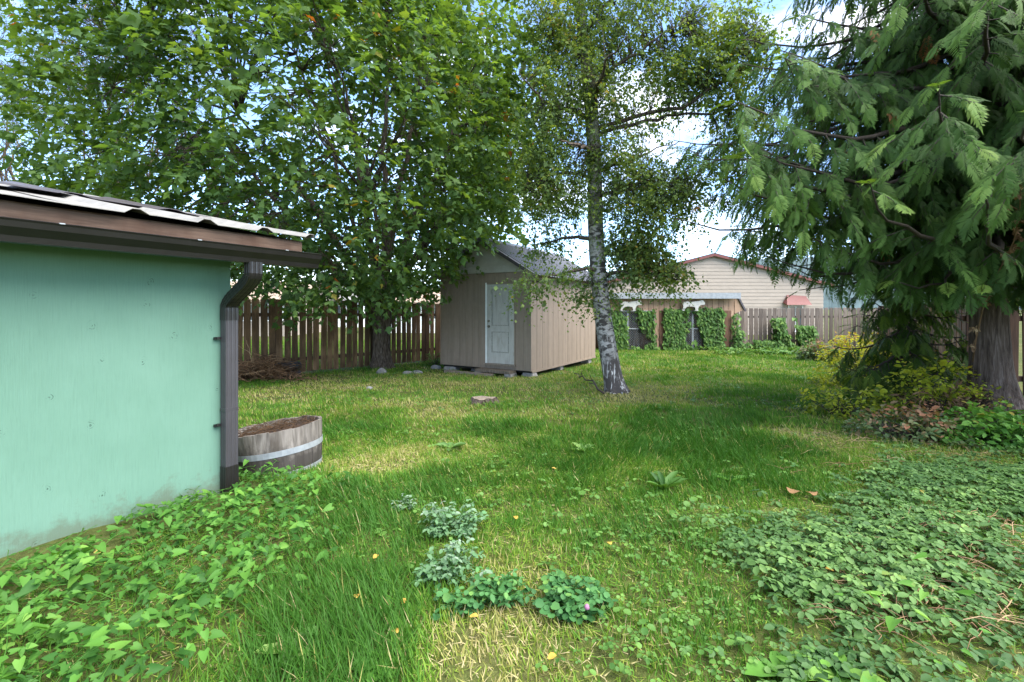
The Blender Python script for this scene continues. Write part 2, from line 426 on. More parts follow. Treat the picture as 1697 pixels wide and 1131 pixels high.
# green plywood wall: vertical grain, knots and plugs, small scuffs
m, n, l, p, out = new_mat('green_plywood')
WROT = (0, 0, -math.atan2(0.874, 0.486))
wv = mapping(n, l, (1, 1, 1), rot=WROT)
wsx = n.new('ShaderNodeSeparateXYZ'); l.new(wv, wsx.inputs[0])
wcb = n.new('ShaderNodeCombineXYZ'); l.new(wsx.outputs['X'], wcb.inputs[0]); l.new(wsx.outputs['Z'], wcb.inputs[1])
def wmap(sc):
    mp = n.new('ShaderNodeMapping'); mp.inputs['Scale'].default_value = sc; l.new(wcb.outputs[0], mp.inputs['Vector']); return mp.outputs['Vector']
g1 = tex_noise(n, l, 1.0, 5, wmap((150, 6, 1)), 0.65, 0.8)
big = tex_noise(n, l, 1.4, 5, wmap((1, 1, 1)), 0.6)
r = ramp(n, [(0.3, (0.116, 0.222, 0.160)), (0.7, (0.142, 0.258, 0.192))]); l.new(big.outputs['Fac'], r.inputs['Fac'])
rg = ramp(n, [(0.25, (0.91, 0.91, 0.91)), (0.5, (1, 1, 1)), (0.78, (1.06, 1.06, 1.06))]); l.new(g1.outputs['Fac'], rg.inputs['Fac'])
c = mixc(n, l, 1.0, r.outputs['Color'], rg.outputs['Color'], 'MULTIPLY')
dst = tex_noise(n, l, 9, 3, wmap((1, 1, 1)))
wob = mixc(n, l, 0.06, wcb.outputs[0], dst.outputs['Color'])
vo = n.new('ShaderNodeTexVoronoi'); vo.voronoi_dimensions = '2D'; vo.inputs['Scale'].default_value = 4.4
vmp = n.new('ShaderNodeMapping'); vmp.inputs['Scale'].default_value = (1.0, 0.8, 1); l.new(wob, vmp.inputs['Vector']); l.new(vmp.outputs['Vector'], vo.inputs['Vector'])
ring = n.new('ShaderNodeMath'); ring.operation = 'SINE'; rm = n.new('ShaderNodeMath'); rm.operation = 'MULTIPLY'; rm.inputs[1].default_value = 120
l.new(vo.outputs['Distance'], rm.inputs[0]); l.new(rm.outputs[0], ring.inputs[0])
rr_ = ramp(n, [(0.35, (0, 0, 0)), (0.9, (1, 1, 1))]); l.new(ring.outputs[0], rr_.inputs['Fac'])
rk = ramp(n, [(0.0, (1, 1, 1)), (0.06, (0.8, 0.8, 0.8)), (0.13, (0, 0, 0))]); l.new(vo.outputs['Distance'], rk.inputs['Fac'])
vs_ = n.new('ShaderNodeSeparateColor'); l.new(vo.outputs['Color'], vs_.inputs[0])
gate = ramp(n, [(0.52, (0, 0, 0)), (0.56, (1, 1, 1))]); l.new(vs_.outputs[0], gate.inputs['Fac'])
brk = tex_noise(n, l, 38, 3, wmap((1, 1, 1))); rb = ramp(n, [(0.47, (0, 0, 0)), (0.60, (1, 1, 1))]); l.new(brk.outputs['Fac'], rb.inputs['Fac'])
kf = mixc(n, l, 1.0, rk.outputs['Color'], rr_.outputs['Color'], 'MULTIPLY')
kf = mixc(n, l, 1.0, kf, gate.outputs['Color'], 'MULTIPLY'); kf = mixc(n, l, 1.0, kf, rb.outputs['Color'], 'MULTIPLY')
c2 = mixc(n, l, kf, c, (0.030, 0.068, 0.048))
# mud splash along the foot, broken up
spl = tex_noise(n, l, 7, 6, wmap((1, 1, 1)), 0.7); ad = n.new('ShaderNodeMath'); ad.operation = 'MULTIPLY_ADD'; ad.inputs[1].default_value = -0.55
l.new(spl.outputs['Fac'], ad.inputs[0]); l.new(wsx.outputs['Z'], ad.inputs[2])
sr = ramp(n, [(0.0, (0.55, 0.55, 0.55)), (0.10, (0, 0, 0))]); sh = n.new('ShaderNodeMath'); sh.operation = 'ADD'; sh.inputs[1].default_value = 0.24; l.new(ad.outputs[0], sh.inputs[0]); l.new(sh.outputs[0], sr.inputs['Fac'])
c2 = mixc(n, l, sr.outputs['Color'], c2, (0.10, 0.105, 0.07))
l.new(c2, p.inputs['Base Color']); p.inputs['Roughness'].default_value = 0.75; p.inputs['Specular IOR Level'].default_value = 0.2
hmix = mixc(n, l, kf, g1.outputs['Fac'], (0, 0, 0))
bump(n, l, p, hmix, 0.5, 0.006)
MAT['green'] = m

def bark_mat(name, stops, scale=(9, 9, 1.6), bumps=0.8, extra=None):
    m, n, l, p, out = new_mat(name)
    v = mapping(n, l, scale)
    t = tex_noise(n, l, 2.0, 8, v, 0.65, 0.8)
    r = ramp(n, stops); l.new(t.outputs['Fac'], r.inputs['Fac'])
    l.new(r.outputs['Color'], p.inputs['Base Color']); p.inputs['Roughness'].default_value = 0.95
    p.inputs['Specular IOR Level'].default_value = 0.15
    bump(n, l, p, t.outputs['Fac'], bumps, 0.03)
    return m
MAT['maple_bark'] = bark_mat('maple_bark', [(0.3, (0.025, 0.018, 0.014)), (0.5, (0.085, 0.065, 0.05)), (0.7, (0.20, 0.165, 0.135))], (14, 14, 2.2))
MAT['cedar_bark'] = bark_mat('cedar_bark', [(0.3, (0.03, 0.021, 0.016)), (0.5, (0.095, 0.068, 0.055)), (0.7, (0.21, 0.165, 0.14))], (16, 16, 1.1))

# birch bark: dark cracked foot, white middle with black marks, mossy top
m, n, l, p, out = new_mat('birch_bark')
v = mapping(n, l, (5, 5, 10)); vv = mapping(n, l, (11, 11, 2.0))
tm = tex_noise(n, l, 1.5, 6, v, 0.6, 0.5); tv = tex_noise(n, l, 1.6, 6, vv, 0.6, 0.6)
ts = tex_noise(n, l, 3.0, 5, mapping(n, l, (1, 1, 1)), 0.6)
fine = tex_noise(n, l, 40, 4, mapping(n, l, (1, 1, 2)), 0.6)
tc = n.new('ShaderNodeTexCoord'); sx = n.new('ShaderNodeSeparateXYZ'); l.new(tc.outputs['Object'], sx.inputs[0])
rf = ramp(n, [(0.3, (0.20, 0.19, 0.175)), (0.7, (0.42, 0.405, 0.38))]); l.new(fine.outputs['Fac'], rf.inputs['Fac'])
mid_f = ramp(n, [(0.47, (0, 0, 0)), (0.56, (1, 1, 1))]); l.new(tm.outputs['Fac'], mid_f.inputs['Fac'])
mid = mixc(n, l, mid_f.outputs['Color'], rf.outputs['Color'], (0.035, 0.030, 0.026))
foot_f = ramp(n, [(0.53, (0, 0, 0)), (0.60, (1, 1, 1))]); l.new(tv.outputs['Fac'], foot_f.inputs['Fac'])
foot = mixc(n, l, foot_f.outputs['Color'], (0.055, 0.045, 0.04), (0.55, 0.53, 0.50))
moss_f = ramp(n, [(0.42, (0, 0, 0)), (0.62, (1, 1, 1))]); l.new(ts.outputs['Fac'], moss_f.inputs['Fac'])
top = mixc(n, l, moss_f.outputs['Color'], mid, (0.15, 0.16, 0.10))
def zfac(z0, z1):
    mr = n.new('ShaderNodeMapRange'); mr.inputs['From Min'].default_value = z0; mr.inputs['From Max'].default_value = z1
    ad = n.new('ShaderNodeMath'); ad.operation = 'MULTIPLY_ADD'; ad.inputs[1].default_value = 1.6; l.new(ts.outputs['Fac'], ad.inputs[0])
    l.new(sx.outputs['Z'], ad.inputs[2]); l.new(ad.outputs[0], mr.inputs['Value'])
    return mr.outputs['Result']
c = mixc(n, l, zfac(1.0, 1.7), foot, mid)
c = mixc(n, l, zfac(3.0, 3.8), c, top)
l.new(c, p.inputs['Base Color']); p.inputs['Roughness'].default_value = 0.8
bump(n, l, p, tm.outputs['Fac'], 0.5, 0.02)
MAT['birch_bark'] = m

# ------------------------------------------------------------------ ground
def ground():
    xs = np.concatenate([[-3000, -800, -200, -80, -40, -25], np.arange(-16, 22.01, 0.25), [28, 45, 80, 200, 800, 3000]])
    ys = np.concatenate([[-3000, -500, -60, -15, -6, -3], np.arange(-1, 24.01, 0.25), [27, 32, 45, 80, 200, 800, 3000]])
    X, Y = np.meshgrid(xs, ys); Z = gz(X, Y)
    V = np.stack([X, Y, Z], -1).reshape(-1, 3)
    w, h = len(xs), len(ys)
    i = (np.arange(h - 1)[:, None] * w + np.arange(w - 1)[None]).ravel()
    q = np.stack([i, i + 1, i + 1 + w, i + w], 1)
    me = mesh_np('ground', V, q.ravel(), np.arange(len(q)) * 4, MAT['ground'], True)
    o = link(bpy.data.objects.new('ground', me)); o['kind'] = 'structure'
ground()

def hills():
    n = 700
    a = np.linspace(-1.25, 1.25, n)
    rows = []
    for k, (dist, hh) in enumerate([(520, 0), (600, 0.45), (700, 0.8), (840, 1.0), (1000, 0.9)]):
        top = 22 + 44 * fbm(a * 3.2 + 5, a * 0 + 1, 41, 4) + 34 * np.exp(-((a - 0.5) / 0.4) ** 2)
        z = -2 + top * hh + 9 * (fbm(a * 260, a * 0 + k * 3.3, 8) - 0.5) * (hh > 0)
        rows.append(np.stack([np.sin(a) * dist, np.cos(a) * dist, z], -1))
    V = np.concatenate(rows); i = (np.arange(4)[:, None] * n + np.arange(n - 1)[None]).ravel()
    q = np.stack([i, i + 1, i + 1 + n, i + n], 1)
    me = mesh_np('hills', V, q.ravel(), np.arange(len(q)) * 4, MAT['hill'])
    link(bpy.data.objects.new('hills', me))['kind'] = 'structure'
hills()

# ------------------------------------------------------------------ green outbuilding
U = np.array([0.486, 0.874, 0.0]); NN = np.array([0.874, -0.486, 0.0]); UP = np.array([0, 0, 1.0])
def gp(D, s, z): return -D * NN + s * U + UP * z      # D metres left of the camera, s metres along the wall

def green_shed():
    DW, SC = 3.82, 2.214
    root = thing('outbuilding', gp(DW + 1.3, 0.5, 0), 'mint green plywood outbuilding with a low metal roof', 'outbuilding')
    A = np.stack([NN, U, UP])
    # walls (closed box, painted plywood)
    s0, dz0, zt = -3.2, -0.15, 1.93
    g = Geo(); g.box(gp(DW + 0.05, (s0 + SC) / 2, (dz0 + zt) / 2), (0.05, (SC - s0) / 2, (zt - dz0) / 2), A)
    g.build('wall', MAT['green'], root)
    g = Geo(); g.box(gp(DW + 1.35, SC - 0.05, (dz0 + zt) / 2), (1.246, 0.05, (zt - dz0) / 2), A); g.build('wall', MAT['green'], root)
    g = Geo(); g.box(gp(DW + 1.35, s0 + 0.05, (dz0 + zt) / 2), (1.246, 0.05, (zt - dz0) / 2), A); g.build('wall', MAT['green'], root)
    g = Geo(); g.box(gp(DW + 2.65, (s0 + SC) / 2, (dz0 + zt + 0.3) / 2), (0.05, (SC - s0) / 2, (zt + 0.3 - dz0) / 2), A); g.build('wall', MAT['green'], root)
    # eave board behind the gutter
    DE = 3.50; sE = 2.63
    g = Geo(); g.box(gp(DE + 0.02, (s0 - 0.2 + sE) / 2, 1.884), (0.02, (sE - s0 + 0.2) / 2, 0.084), A); g.build('eave_board', MAT['fascia'], root)
    g = Geo(); g.box(gp((DE + DW) / 2 + 0.03, (s0 - 0.2 + sE) / 2, 1.86), ((DW - DE) / 2 + 0.01, (sE - s0 + 0.2) / 2, 0.012), A); g.build('soffit', MAT['fascia'], root)
    g = Geo(); V = []
    for D, z in ((3.545, 1.985), (6.5, 1.985 + .2 * 2.955)): V += [gp(D, s0 - .2, z), gp(D, sE + .03, z), gp(D, sE + .03, z - .045), gp(D, s0 - .2, z - .045)]
    g.add(V, [(0, 1, 2, 3), (7, 6, 5, 4), (0, 4, 5, 1), (1, 5, 6, 2), (2, 6, 7, 3), (3, 7, 4, 0)]); g.build('roof_deck', MAT['fascia'], root)
    # roof sheets: pale ribbed metal, wavy lip, one child per sheet
    slope = 0.2
    def roof_sheet(sa, sb, Da, Db, z0, mat, name, lip, rib=0.3, rh=0.028, seedv=0):
        prof = []; s = sa
        while s < sb - 1e-6:
            for ds, dz in ((0, 0), (rib * 0.60, 0), (rib * 0.70, rh), (rib * 0.80, rh), (rib * 0.92, 0)):
                if s + ds <= sb: prof.append((s + ds, dz))
            s += rib
        prof.append((sb, 0)); prof = np.array(prof)
        rows = []
        Ds = np.linspace(Da, Db, 7)
        for k, D in enumerate(Ds):
            w = lip * (fbm(prof[:, 0] * 1.6, prof[:, 0] * 0 + seedv, 5 + k) - 0.5) * (1.0 if k == 0 else 0.3)
            z = z0 + slope * (D - Da) + prof[:, 1] + w
            rows.append(np.array([gp(D + (0.05 * (vnoise(sv * 1.1, 0.3, 71) - 0.5) if k == 0 else 0), sv, zz) for sv, zz in zip(prof[:, 0], z)]))
        n = len(prof); V = np.concatenate(rows); V2 = V - UP * 0.004
        i = (np.arange(6)[:, None] * n + np.arange(n - 1)[None]).ravel()
        q = np.stack([i, i + 1, i + 1 + n, i + n], 1); m0 = len(V)
        edge = np.stack([np.arange(n - 1), np.arange(1, n), np.arange(1, n) + m0, np.arange(n - 1) + m0], 1)
        Q = np.concatenate([q[:, ::-1], q + m0, edge])
        me = mesh_np(name, np.concatenate([V, V2]), Q.ravel(), np.arange(len(Q)) * 4, mat)
        link(bpy.data.objects.new(name, me), root)
    for k, (a, b) in enumerate([(-3.4, -1.9), (-1.9, -0.4), (-0.4, 1.1), (1.1, 2.66)]):
        roof_sheet(a, b + 0.04, 3.44, 6.6, 1.997 + 0.006 * (k % 2), MAT['pale_roof'], 'roof_sheet', 0.035, 0.42, 0.03, k)
    roof_sheet(-3.4, 2.32, 4.30, 5.4, 1.985 + slope * 0.86 + 0.052, MAT['dark_roof'], 'ridge_sheet', 0.004, 0.62, 0.016, 9)
    # gutter: K profile swept along the eave
    prof = [(3.495, 1.872), (3.495, 1.757), (3.425, 1.757), (3.418, 1.79), (3.385, 1.832), (3.378, 1.862), (3.372, 1.872), (3.382, 1.877), (3.392, 1.868), (3.398, 1.84), (3.43, 1.795), (3.435, 1.766), (3.487, 1.766), (3.487, 1.872)]
    sa, sb = -3.4, 2.73; k = len(prof)
    V = [gp(D, sa, z) for D, z in prof] + [gp(D, sb, z) for D, z in prof]
    Fc = [(i, (i + 1) % k, (i + 1) % k + k, i + k) for i in range(k)]
    gu = Geo(); gu.add(V, Fc); go = gu.build('gutter', MAT['gutter'], root)
    g = Geo(); c = [(3.495, 1.757), (3.425, 1.757), (3.418, 1.79), (3.385, 1.832), (3.378, 1.862), (3.372, 1.872), (3.495, 1.872)]
    V = [gp(D, sb + 0.001, z) for D, z in c] + [gp(D, sb + 0.006, z) for D, z in c]
    kk = len(c); g.add(V, [tuple(range(kk)), tuple(range(2 * kk - 1, kk - 1, -1))] + [(i, i + kk, (i + 1) % kk + kk, (i + 1) % kk) for i in range(kk)])
    g.build('end_cap', MAT['gutter'], go)
    for s in (0.35, 1.05, 1.75, 2.4):
        g = Geo(); g.box(gp(3.43, s, 1.874), (0.062, 0.012, 0.003), A); g.build('hanger', MAT['galv'], go)
    # downspout: fluted rectangular pipe
    def pipe(path, half_n, half_u, flutes, name, mat, crease=0.0):
        path = [np.array(q, float) for q in path]
        secs = []
        ring = []
        nf = flutes
        for (x0, y0, x1, y1, ax) in ((-1, -1, 1, -1, 1), (1, -1, 1, 1, 0), (1, 1, -1, 1, 1), (-1, 1, -1, -1, 0)):
            m_ = nf * 4
            for i in range(m_):
                t = i / m_; x = x0 + (x1 - x0) * t; y = y0 + (y1 - y0) * t
                d = 0.07 if (i % 4 == 2 and 0 < i < m_) else 0.0
                if ax == 1: y *= 1 - d
                else: x *= 1 - d
                ring.append((x, y))
        ring = np.array(ring); kr = len(ring); rows = []
        P = np.array(path); T = norm(np.gradient(P, axis=0))
        for i, (q, t) in enumerate(zip(P, T)):
            xn = norm(np.cross(U, t)); sc = 1 + (crease * (-1 if i % 2 else 1) if 1 < i < len(P) - 2 else 0)
            rows.append(q + ring[:, :1] * half_n * sc * xn + ring[:, 1:] * half_u * sc * U)
        V = np.concatenate(rows); i = np.arange(kr); nx = (i + 1) % kr
        q = np.stack([i, nx, nx + kr, i + kr], 1); Q = (q[None] + (np.arange(len(P) - 1) * kr)[:, None, None]).reshape(-1, 4)
        me = mesh_np(name, V, Q.ravel(), np.arange(len(Q)) * 4, mat)
        return link(bpy.data.objects.new(name, me), root)
    sp = 2.175
    def curve(D0, z0, D1, z1, n=22):
        out = [(D0, z0 + 0.085), (D0, z0 + 0.03)]
        for t in np.linspace(0, 1, n):
            out.append((D0 + (D1 - D0) * smooth(t), z0 - (z0 - z1) * t))
        out += [(D1, z1 - 0.03), (D1, z1 - 0.10)]
        return out
    pth = [gp(D, sp, z) for D, z in curve(3.455, 1.68, 3.765, 1.42)]
    pipe(pth, 0.036, 0.052, 3, 'elbow', MAT['gutter'], 0.02)
    pipe([gp(3.765, sp, z) for z in (1.36, 1.0, 0.6, 0.17)], 0.034, 0.049, 3, 'downspout', MAT['pipe'])
    pipe([gp(3.765, sp, z) for z in (0.175, 0.05, -0.06)], 0.0365, 0.0515, 3, 'pipe_foot', MAT['gutter'])
    g = Geo(); g.box(gp(3.766, sp, 0.62), (0.036, 0.052, 0.012), A); g.build('pipe_joint', MAT['pipe'], root)
    for z in (1.18, 0.50):
        g = Geo(); g.box(gp(3.80, sp - 0.075, z), (0.012, 0.022, 0.010), A); g.box(gp(3.79, sp - 0.085, z + 0.004), (0.02, 0.006, 0.006), A)
        g.build('pipe_strap', MAT['insect'], root)
green_shed()

# ------------------------------------------------------------------ fences
def fence_boards(root, A, B, pitch, width, h, mat, zoff=0.05, jitter=0.012, lean=0.012, thick=0.02, variants=4):
    A = np.array(A, float); B = np.array(B, float); Lg = np.linalg.norm(B - A); d = (B - A) / Lg
    rz = math.atan2(d[1], d[0])
    mes = [bev_box('board', (width * (1 + random.uniform(-.06, .06)), thick, h * (1 + random.uniform(-.008, .008))), mat, 0.004) for _ in range(variants)]
    for i in range(int(Lg / pitch)):
        q = A + d * (i + 0.5) * pitch
        q = q + d * random.uniform(-jitter, jitter)
        z = float(gz(q[0], q[1])) + zoff + random.uniform(-.012, .012)
        place('board', random.choice(mes), (q[0], q[1], z), 0, root, rot=(random.uniform(-lean, lean) * 0.6, random.uniform(-lean, lean), rz + random.uniform(-.02, .02)))
    return d, rz, Lg

def rail(root, A, B, z_above, size, mat, off):
    A = np.array(A, float); B = np.array(B, float); d = norm(B - A); nrm = np.array([d[1], -d[0]])
    P0 = A - nrm * off; P1 = B - nrm * off
    z0, z1 = float(gz(*A)) + z_above, float(gz(*B)) + z_above
    g = Geo(); u = norm(np.array([P1[0] - P0[0], P1[1] - P0[1], z1 - z0])); side = norm(np.cross(u, UP)); w = np.cross(side, u)
    c = np.array([(P0[0] + P1[0]) / 2, (P0[1] + P1[1]) / 2, (z0 + z1) / 2])
    g.box(c, (np.linalg.norm(P1 - P0) / 2, size[0] / 2, size[1] / 2), np.stack([u, side, w]))
    g.build('rail', mat, root)

def left_fence():
    d = np.array([0.64, 0.768]); O = np.array([-5.39, 12.3]); d = d / np.linalg.norm(d)
    A, B = O - d * 3.4, O + d * 5.6
    root = thing('board_fence', (*A, float(gz(*A))), 'dark brown vertical board fence behind the maple', 'fence')
    fence_boards(root, A, B, 0.19, 0.157, 1.86, MAT['fence'])
    for za in (0.38, 1.52): rail(root, A, B, za, (0.04, 0.09), MAT['fence_dark'], 0.034)
    me = bev_box('post', (0.09, 0.09, 1.85), MAT['fence_dark'])
    for t in np.arange(0.3, 9.0, 2.4):
        q = A + d * t + np.array([-d[1], d[0]]) * 0.105
        place('post', me, (q[0], q[1], float(gz(*q)) - 0.02), math.atan2(d[1], d[0]), root)
left_fence()

def back_fence():
    A, B = np.array([9.72, 20.6]), np.array([16.6, 20.6])
    root = thing('board_fence', (*A, float(gz(*A))), 'weathered grey brown board fence beside the dog kennel', 'fence')
    fence_boards(root, A, B, 0.205, 0.165, 1.72, MAT['fence_grey'])
    for za in (0.35, 1.4): rail(root, A, B, za, (0.04, 0.09), MAT['fence_grey'], 0.034)
back_fence()

def back_fence_left():
    A, B = np.array([-2.0, 21.2]), np.array([4.3, 20.9])
    root = thing('board_fence', (*A, float(gz(*A))), 'short run of board fence behind the tan garden shed', 'fence')
    fence_boards(root, A, B, 0.19, 0.15, 1.75, MAT['fence'])
    for za in (0.35, 1.4): rail(root, A, B, za, (0.04, 0.09), MAT['fence_dark'], 0.034)
back_fence_left()

def right_fence():
    A, B = np.array([8.75, 9.0]), np.array([15.8, 20.4])
    root = thing('board_fence', (*A, float(gz(*A))), 'brown board fence running back behind the small cedar', 'fence')
    fence_boards(root, A, B, 0.19, 0.15, 1.8, MAT['fence'])
    for za in (0.35, 1.45): rail(root, A, B, za, (0.04, 0.09), MAT['fence'], -0.034)
    A2, B2 = np.array([8.35, 8.75]), np.array([11.4, 8.1])
    root = thing('board_fence', (*A2, float(gz(*A2))), 'dark wide board fence behind the big cedar trunk', 'fence')
    fence_boards(root, A2, B2, 0.30, 0.225, 1.85, MAT['fence_dark'], thick=0.025)
    for za in (0.35, 1.45): rail(root, A2, B2, za, (0.05, 0.1), MAT['fence_dark'], 0.04)
right_fence()

# ------------------------------------------------------------------ tan shed
def tan_shed():
    C = np.array([0.469, 11.636, 0.0]); FD = np.array([-0.854, 0.5206, 0.0]); SD = np.array([0.5206, 0.854, 0.0])
    FN = -SD; SN = -FD            # outward normals of front and side
    W, LEN, zb, zt = 2.86, 4.30, -0.155, 2.31
    root = thing('garden_shed', C + FD * W / 2 + SD * LEN / 2 + UP * -0.35, 'tan garden shed with white door and ribbed metal roof', 'shed')
    A = np.stack([FD, SD, UP])
    def P(f, s, z): return C + FD * f + SD * s + UP * z
    def bx(name, f0, f1, s0, s1, z0, z1, mat, parent=root):
        g = Geo(); g.box(P((f0 + f1) / 2, (s0 + s1) / 2, (z0 + z1) / 2), ((f1 - f0) / 2, (s1 - s0) / 2, (z1 - z0) / 2), A)
        return g.build(name, mat, parent)
    # dark core behind the siding, floor, joists
    bx('wall_core', 0.03, W - 0.03, 0.03, LEN - 0.03, zb + 0.02, zt - 0.01, MAT['tan'])
    bx('floor_frame', 0.05, W - 0.05, 0.05, LEN - 0.05, zb - 0.05, zb + 0.02, MAT['dark_void'])
    # siding strips with grooves: side wall (0.305 pitch) and front (0.203)
    def strips(n, along, total, z0, z1, face, skip=None):
        pw = total / n
        rz = math.atan2(along[1], along[0])
        me = bev_box('siding_strip', (pw - 0.010, 0.022, z1 - z0), MAT['tan'], 0.003)
        for i in range(n):
            t = (i + 0.5) * pw
            if skip and skip[0] < t < skip[1]: continue
            q = face(t)
            place('siding_strip', me, (q[0], q[1], z0), rz, root)
    strips(14, SD, LEN, zb, zt, lambda t: P(0.012, t, 0))
    strips(14, SD, LEN, zb, zt, lambda t: P(W - 0.012, t, 0))
    strips(14, FD, W, zb, zt, lambda t: P(t, LEN - 0.012, 0))
    # front wall: strips left and right of the door, header above
    d0, d1, dz0, dz1 = 0.487, 1.315, -0.02, 2.02
    def front(f0, f1, n, z0, z1):
        pw = (f1 - f0) / n; me = bev_box('siding_strip', (pw - 0.006, 0.022, z1 - z0), MAT['tan'], 0.002)
        for i in range(n):
            q = P(f0 + (i + .5) * pw, 0.012, 0); place('siding_strip', me, (q[0], q[1], z0), math.atan2(FD[1], FD[0]), root)
    front(0.0, d0 - 0.045, 2, zb, zt); front(d1 + 0.045, W, 7, zb, zt); front(d0 - 0.045, d1 + 0.045, 3, dz1 + 0.05, zt); front(d0 - 0.045, d1 + 0.045, 3, zb, dz0 - 0.04)
    # corner trim
    for f in (-0.012, W + 0.012 - 0.03):
        bx('corner_board', f, f + 0.03, -0.016, 0.055, zb - 0.002, zt - 0.004, MAT['tan'])
    # sill band along the bottom of the side
    bx('skirt_board', -0.010, 0.012, 0.06, LEN, zb - 0.05, zb + 0.003, MAT['tan'])
    # door
    dr = bx('door', d0 + 0.004, d1 - 0.004, -0.002, 0.03, dz0, dz1 - 0.004, MAT['door'])
    for f0, f1 in ((d0 - 0.045, d0 - 0.001), (d1 + 0.001, d1 + 0.045)):
        bx('door_frame', f0, f1, -0.012, 0.03, dz0 - 0.01, dz1 + 0.045, MAT['tan'] if f0 < 1 else MAT['white_paint'])
    bx('door_frame', d0, d1, -0.011, 0.03, dz1, dz1 + 0.046, MAT['tan'])
    def panel(z0, z1):
        f0, f1 = d0 + 0.15, d1 - 0.15
        for a, b, c_, d_ in ((f0, f1, z0, z0 + 0.025), (f0, f1, z1 - 0.025, z1), (f0, f0 + 0.025, z0 + 0.026, z1 - 0.026), (f1 - 0.025, f1, z0 + 0.026, z1 - 0.026)):
            bx('panel_moulding', a, b, -0.018, -0.002, c_, d_, MAT['door_trim'], dr)
        bx('door_panel', f0 + 0.06, f1 - 0.06, -0.009, -0.002, z0 + 0.06, z1 - 0.06, MAT['door'], dr)
    panel(0.26, 0.80); panel(0.95, 1.89)
    for z, r in ((0.93, 0.032), (1.07, 0.026)):
        g = Geo(); q = P(d1 - 0.07, -0.003, z)
        g.tube([q, q + FN * 0.01, q + FN * 0.012, q + FN * 0.03, q + FN * 0.035, q + FN * 0.055, q + FN * 0.062], [r, r, 0.012, 0.012, r * .9, r * .9, 0.012], 12)
        g.build('knob' if z < 1 else 'deadbolt', MAT['brass'], dr, True)
    for z in (0.2, 1.0, 1.8):
        g = Geo(); q = P(d0 + 0.003, -0.006, z); g.tube([q, q + UP * 0.09], [0.008, 0.008], 8); g.build('hinge', MAT['brass'], dr)
    bx('threshold', d0 - 0.06, d1 + 0.06, -0.07, 0.03, dz0 - 0.04, dz0 - 0.005, MAT['stump'])
    # gable: lap boards
    mid = W / 2; sl = 0.60; zr = 3.20
    for k in range(5):
        z0 = zt + 0.006 + k * 0.2; z1 = z0 + 0.2
        for s, nm in ((-0.012, 1),):
            def half(z): return max(0.0, (zr - 0.02 - z) / sl)
            h0, h1 = min(half(z0), mid + 0.0), min(half(min(z1, zr - 0.03)), mid)
            if h0 < 0.05: continue
            V = []
            for off, zz, hh in ((s - 0.016, z0, h0), (s, min(z1, zr - 0.03), h1), (s + 0.03, min(z1, zr - 0.03), h1), (s + 0.03, z0, h0)):
                V += [P(mid - hh, off, zz), P(mid + hh, off, zz)]
            g = Geo(); g.add(V, [(0, 1, 3, 2), (2, 3, 5, 4), (4, 5, 7, 6), (6, 7, 1, 0), (0, 2, 4, 6), (7, 5, 3, 1)]); g.build('gable_board', MAT['gable'], root)
    g = Geo(); g.add([P(0, LEN, zt), P(W, LEN, zt), P(mid, LEN, zr - 0.03), P(0, LEN - .03, zt), P(W, LEN - .03, zt), P(mid, LEN - .03, zr - 0.03)], [(0, 1, 2), (5, 4, 3), (0, 3, 4, 1), (1, 4, 5, 2), (2, 5, 3, 0)])
    g.build('gable_board', MAT['gable'], root)
    # roof: corrugated sheets as real ribs
    ov, rk = 0.27, 0.24
    def slope_sheet(sign):
        s = -rk; prof = []
        while s < LEN + rk:
            prof += [(s, 0.0), (s + 0.09, 0.0), (s + 0.105, 0.036), (s + 0.135, 0.036)]; s += 0.15
        prof = np.array(prof); n = len(prof); rows = []
        nv = norm(np.array([0, sl * sign * -1, 1.0])); run = mid + ov
        for t in (0.0, 0.33, 0.66, 1.0):
            f = mid - sign * run * t; z = zr + 0.03 - sl * run * t
            rows.append(np.array([P(f, a, z + b) for a, b in prof]))
        V = np.concatenate(rows); V2 = V - UP * 0.008; m0 = len(V)
        i = (np.arange(3)[:, None] * n + np.arange(n - 1)[None]).ravel(); q = np.stack([i, i + 1, i + 1 + n, i + n], 1)
        e = np.arange(n - 1) + 3 * n; ed = np.stack([e, e + 1, e + 1 + m0, e + m0], 1)
        Q = np.concatenate([q, q[:, ::-1] + m0, ed])
        me = mesh_np('roof_sheet', np.concatenate([V, V2]), Q.ravel(), np.arange(len(Q)) * 4, MAT['shed_roof'])
        o = link(bpy.data.objects.new('roof_sheet', me), root)
        # rake board
        za, zb2 = zr + 0.02, zr + 0.02 - sl * run
        fa, fb = mid, mid - sign * run
        g = Geo(); V = [P(fa, -rk + .01, za), P(fb, -rk + .01, zb2), P(fb, -rk + .01, zb2 - .09), P(fa, -rk + .01, za - .09)]
        V += [q_ + SD * 0.03 for q_ in V]
        g.add(V, [(0, 1, 2, 3), (7, 6, 5, 4), (0, 4, 5, 1), (1, 5, 6, 2), (2, 6, 7, 3), (3, 7, 4, 0)]); g.build('rake_board', MAT['dark_roof'], root)
    slope_sheet(1); slope_sheet(-1)
    g = Geo(); q0, q1 = P(mid, -rk - .01, zr + 0.058), P(mid, LEN + rk, zr + 0.058)
    V = []
    for q in (q0, q1): V += [q + FD * -.16 - UP * .09, q + UP * 0.012, q + FD * .16 - UP * .09, q + FD * .16 - UP * .096, q + UP * .004, q + FD * -.16 - UP * .096]
    g.add(V, [(i, (i + 1) % 6, (i + 1) % 6 + 6, i + 6) for i in range(6)] + [(5, 4, 3, 2, 1, 0), (6, 7, 8, 9, 10, 11)]); g.build('ridge_cap', MAT['shed_roof'], root)
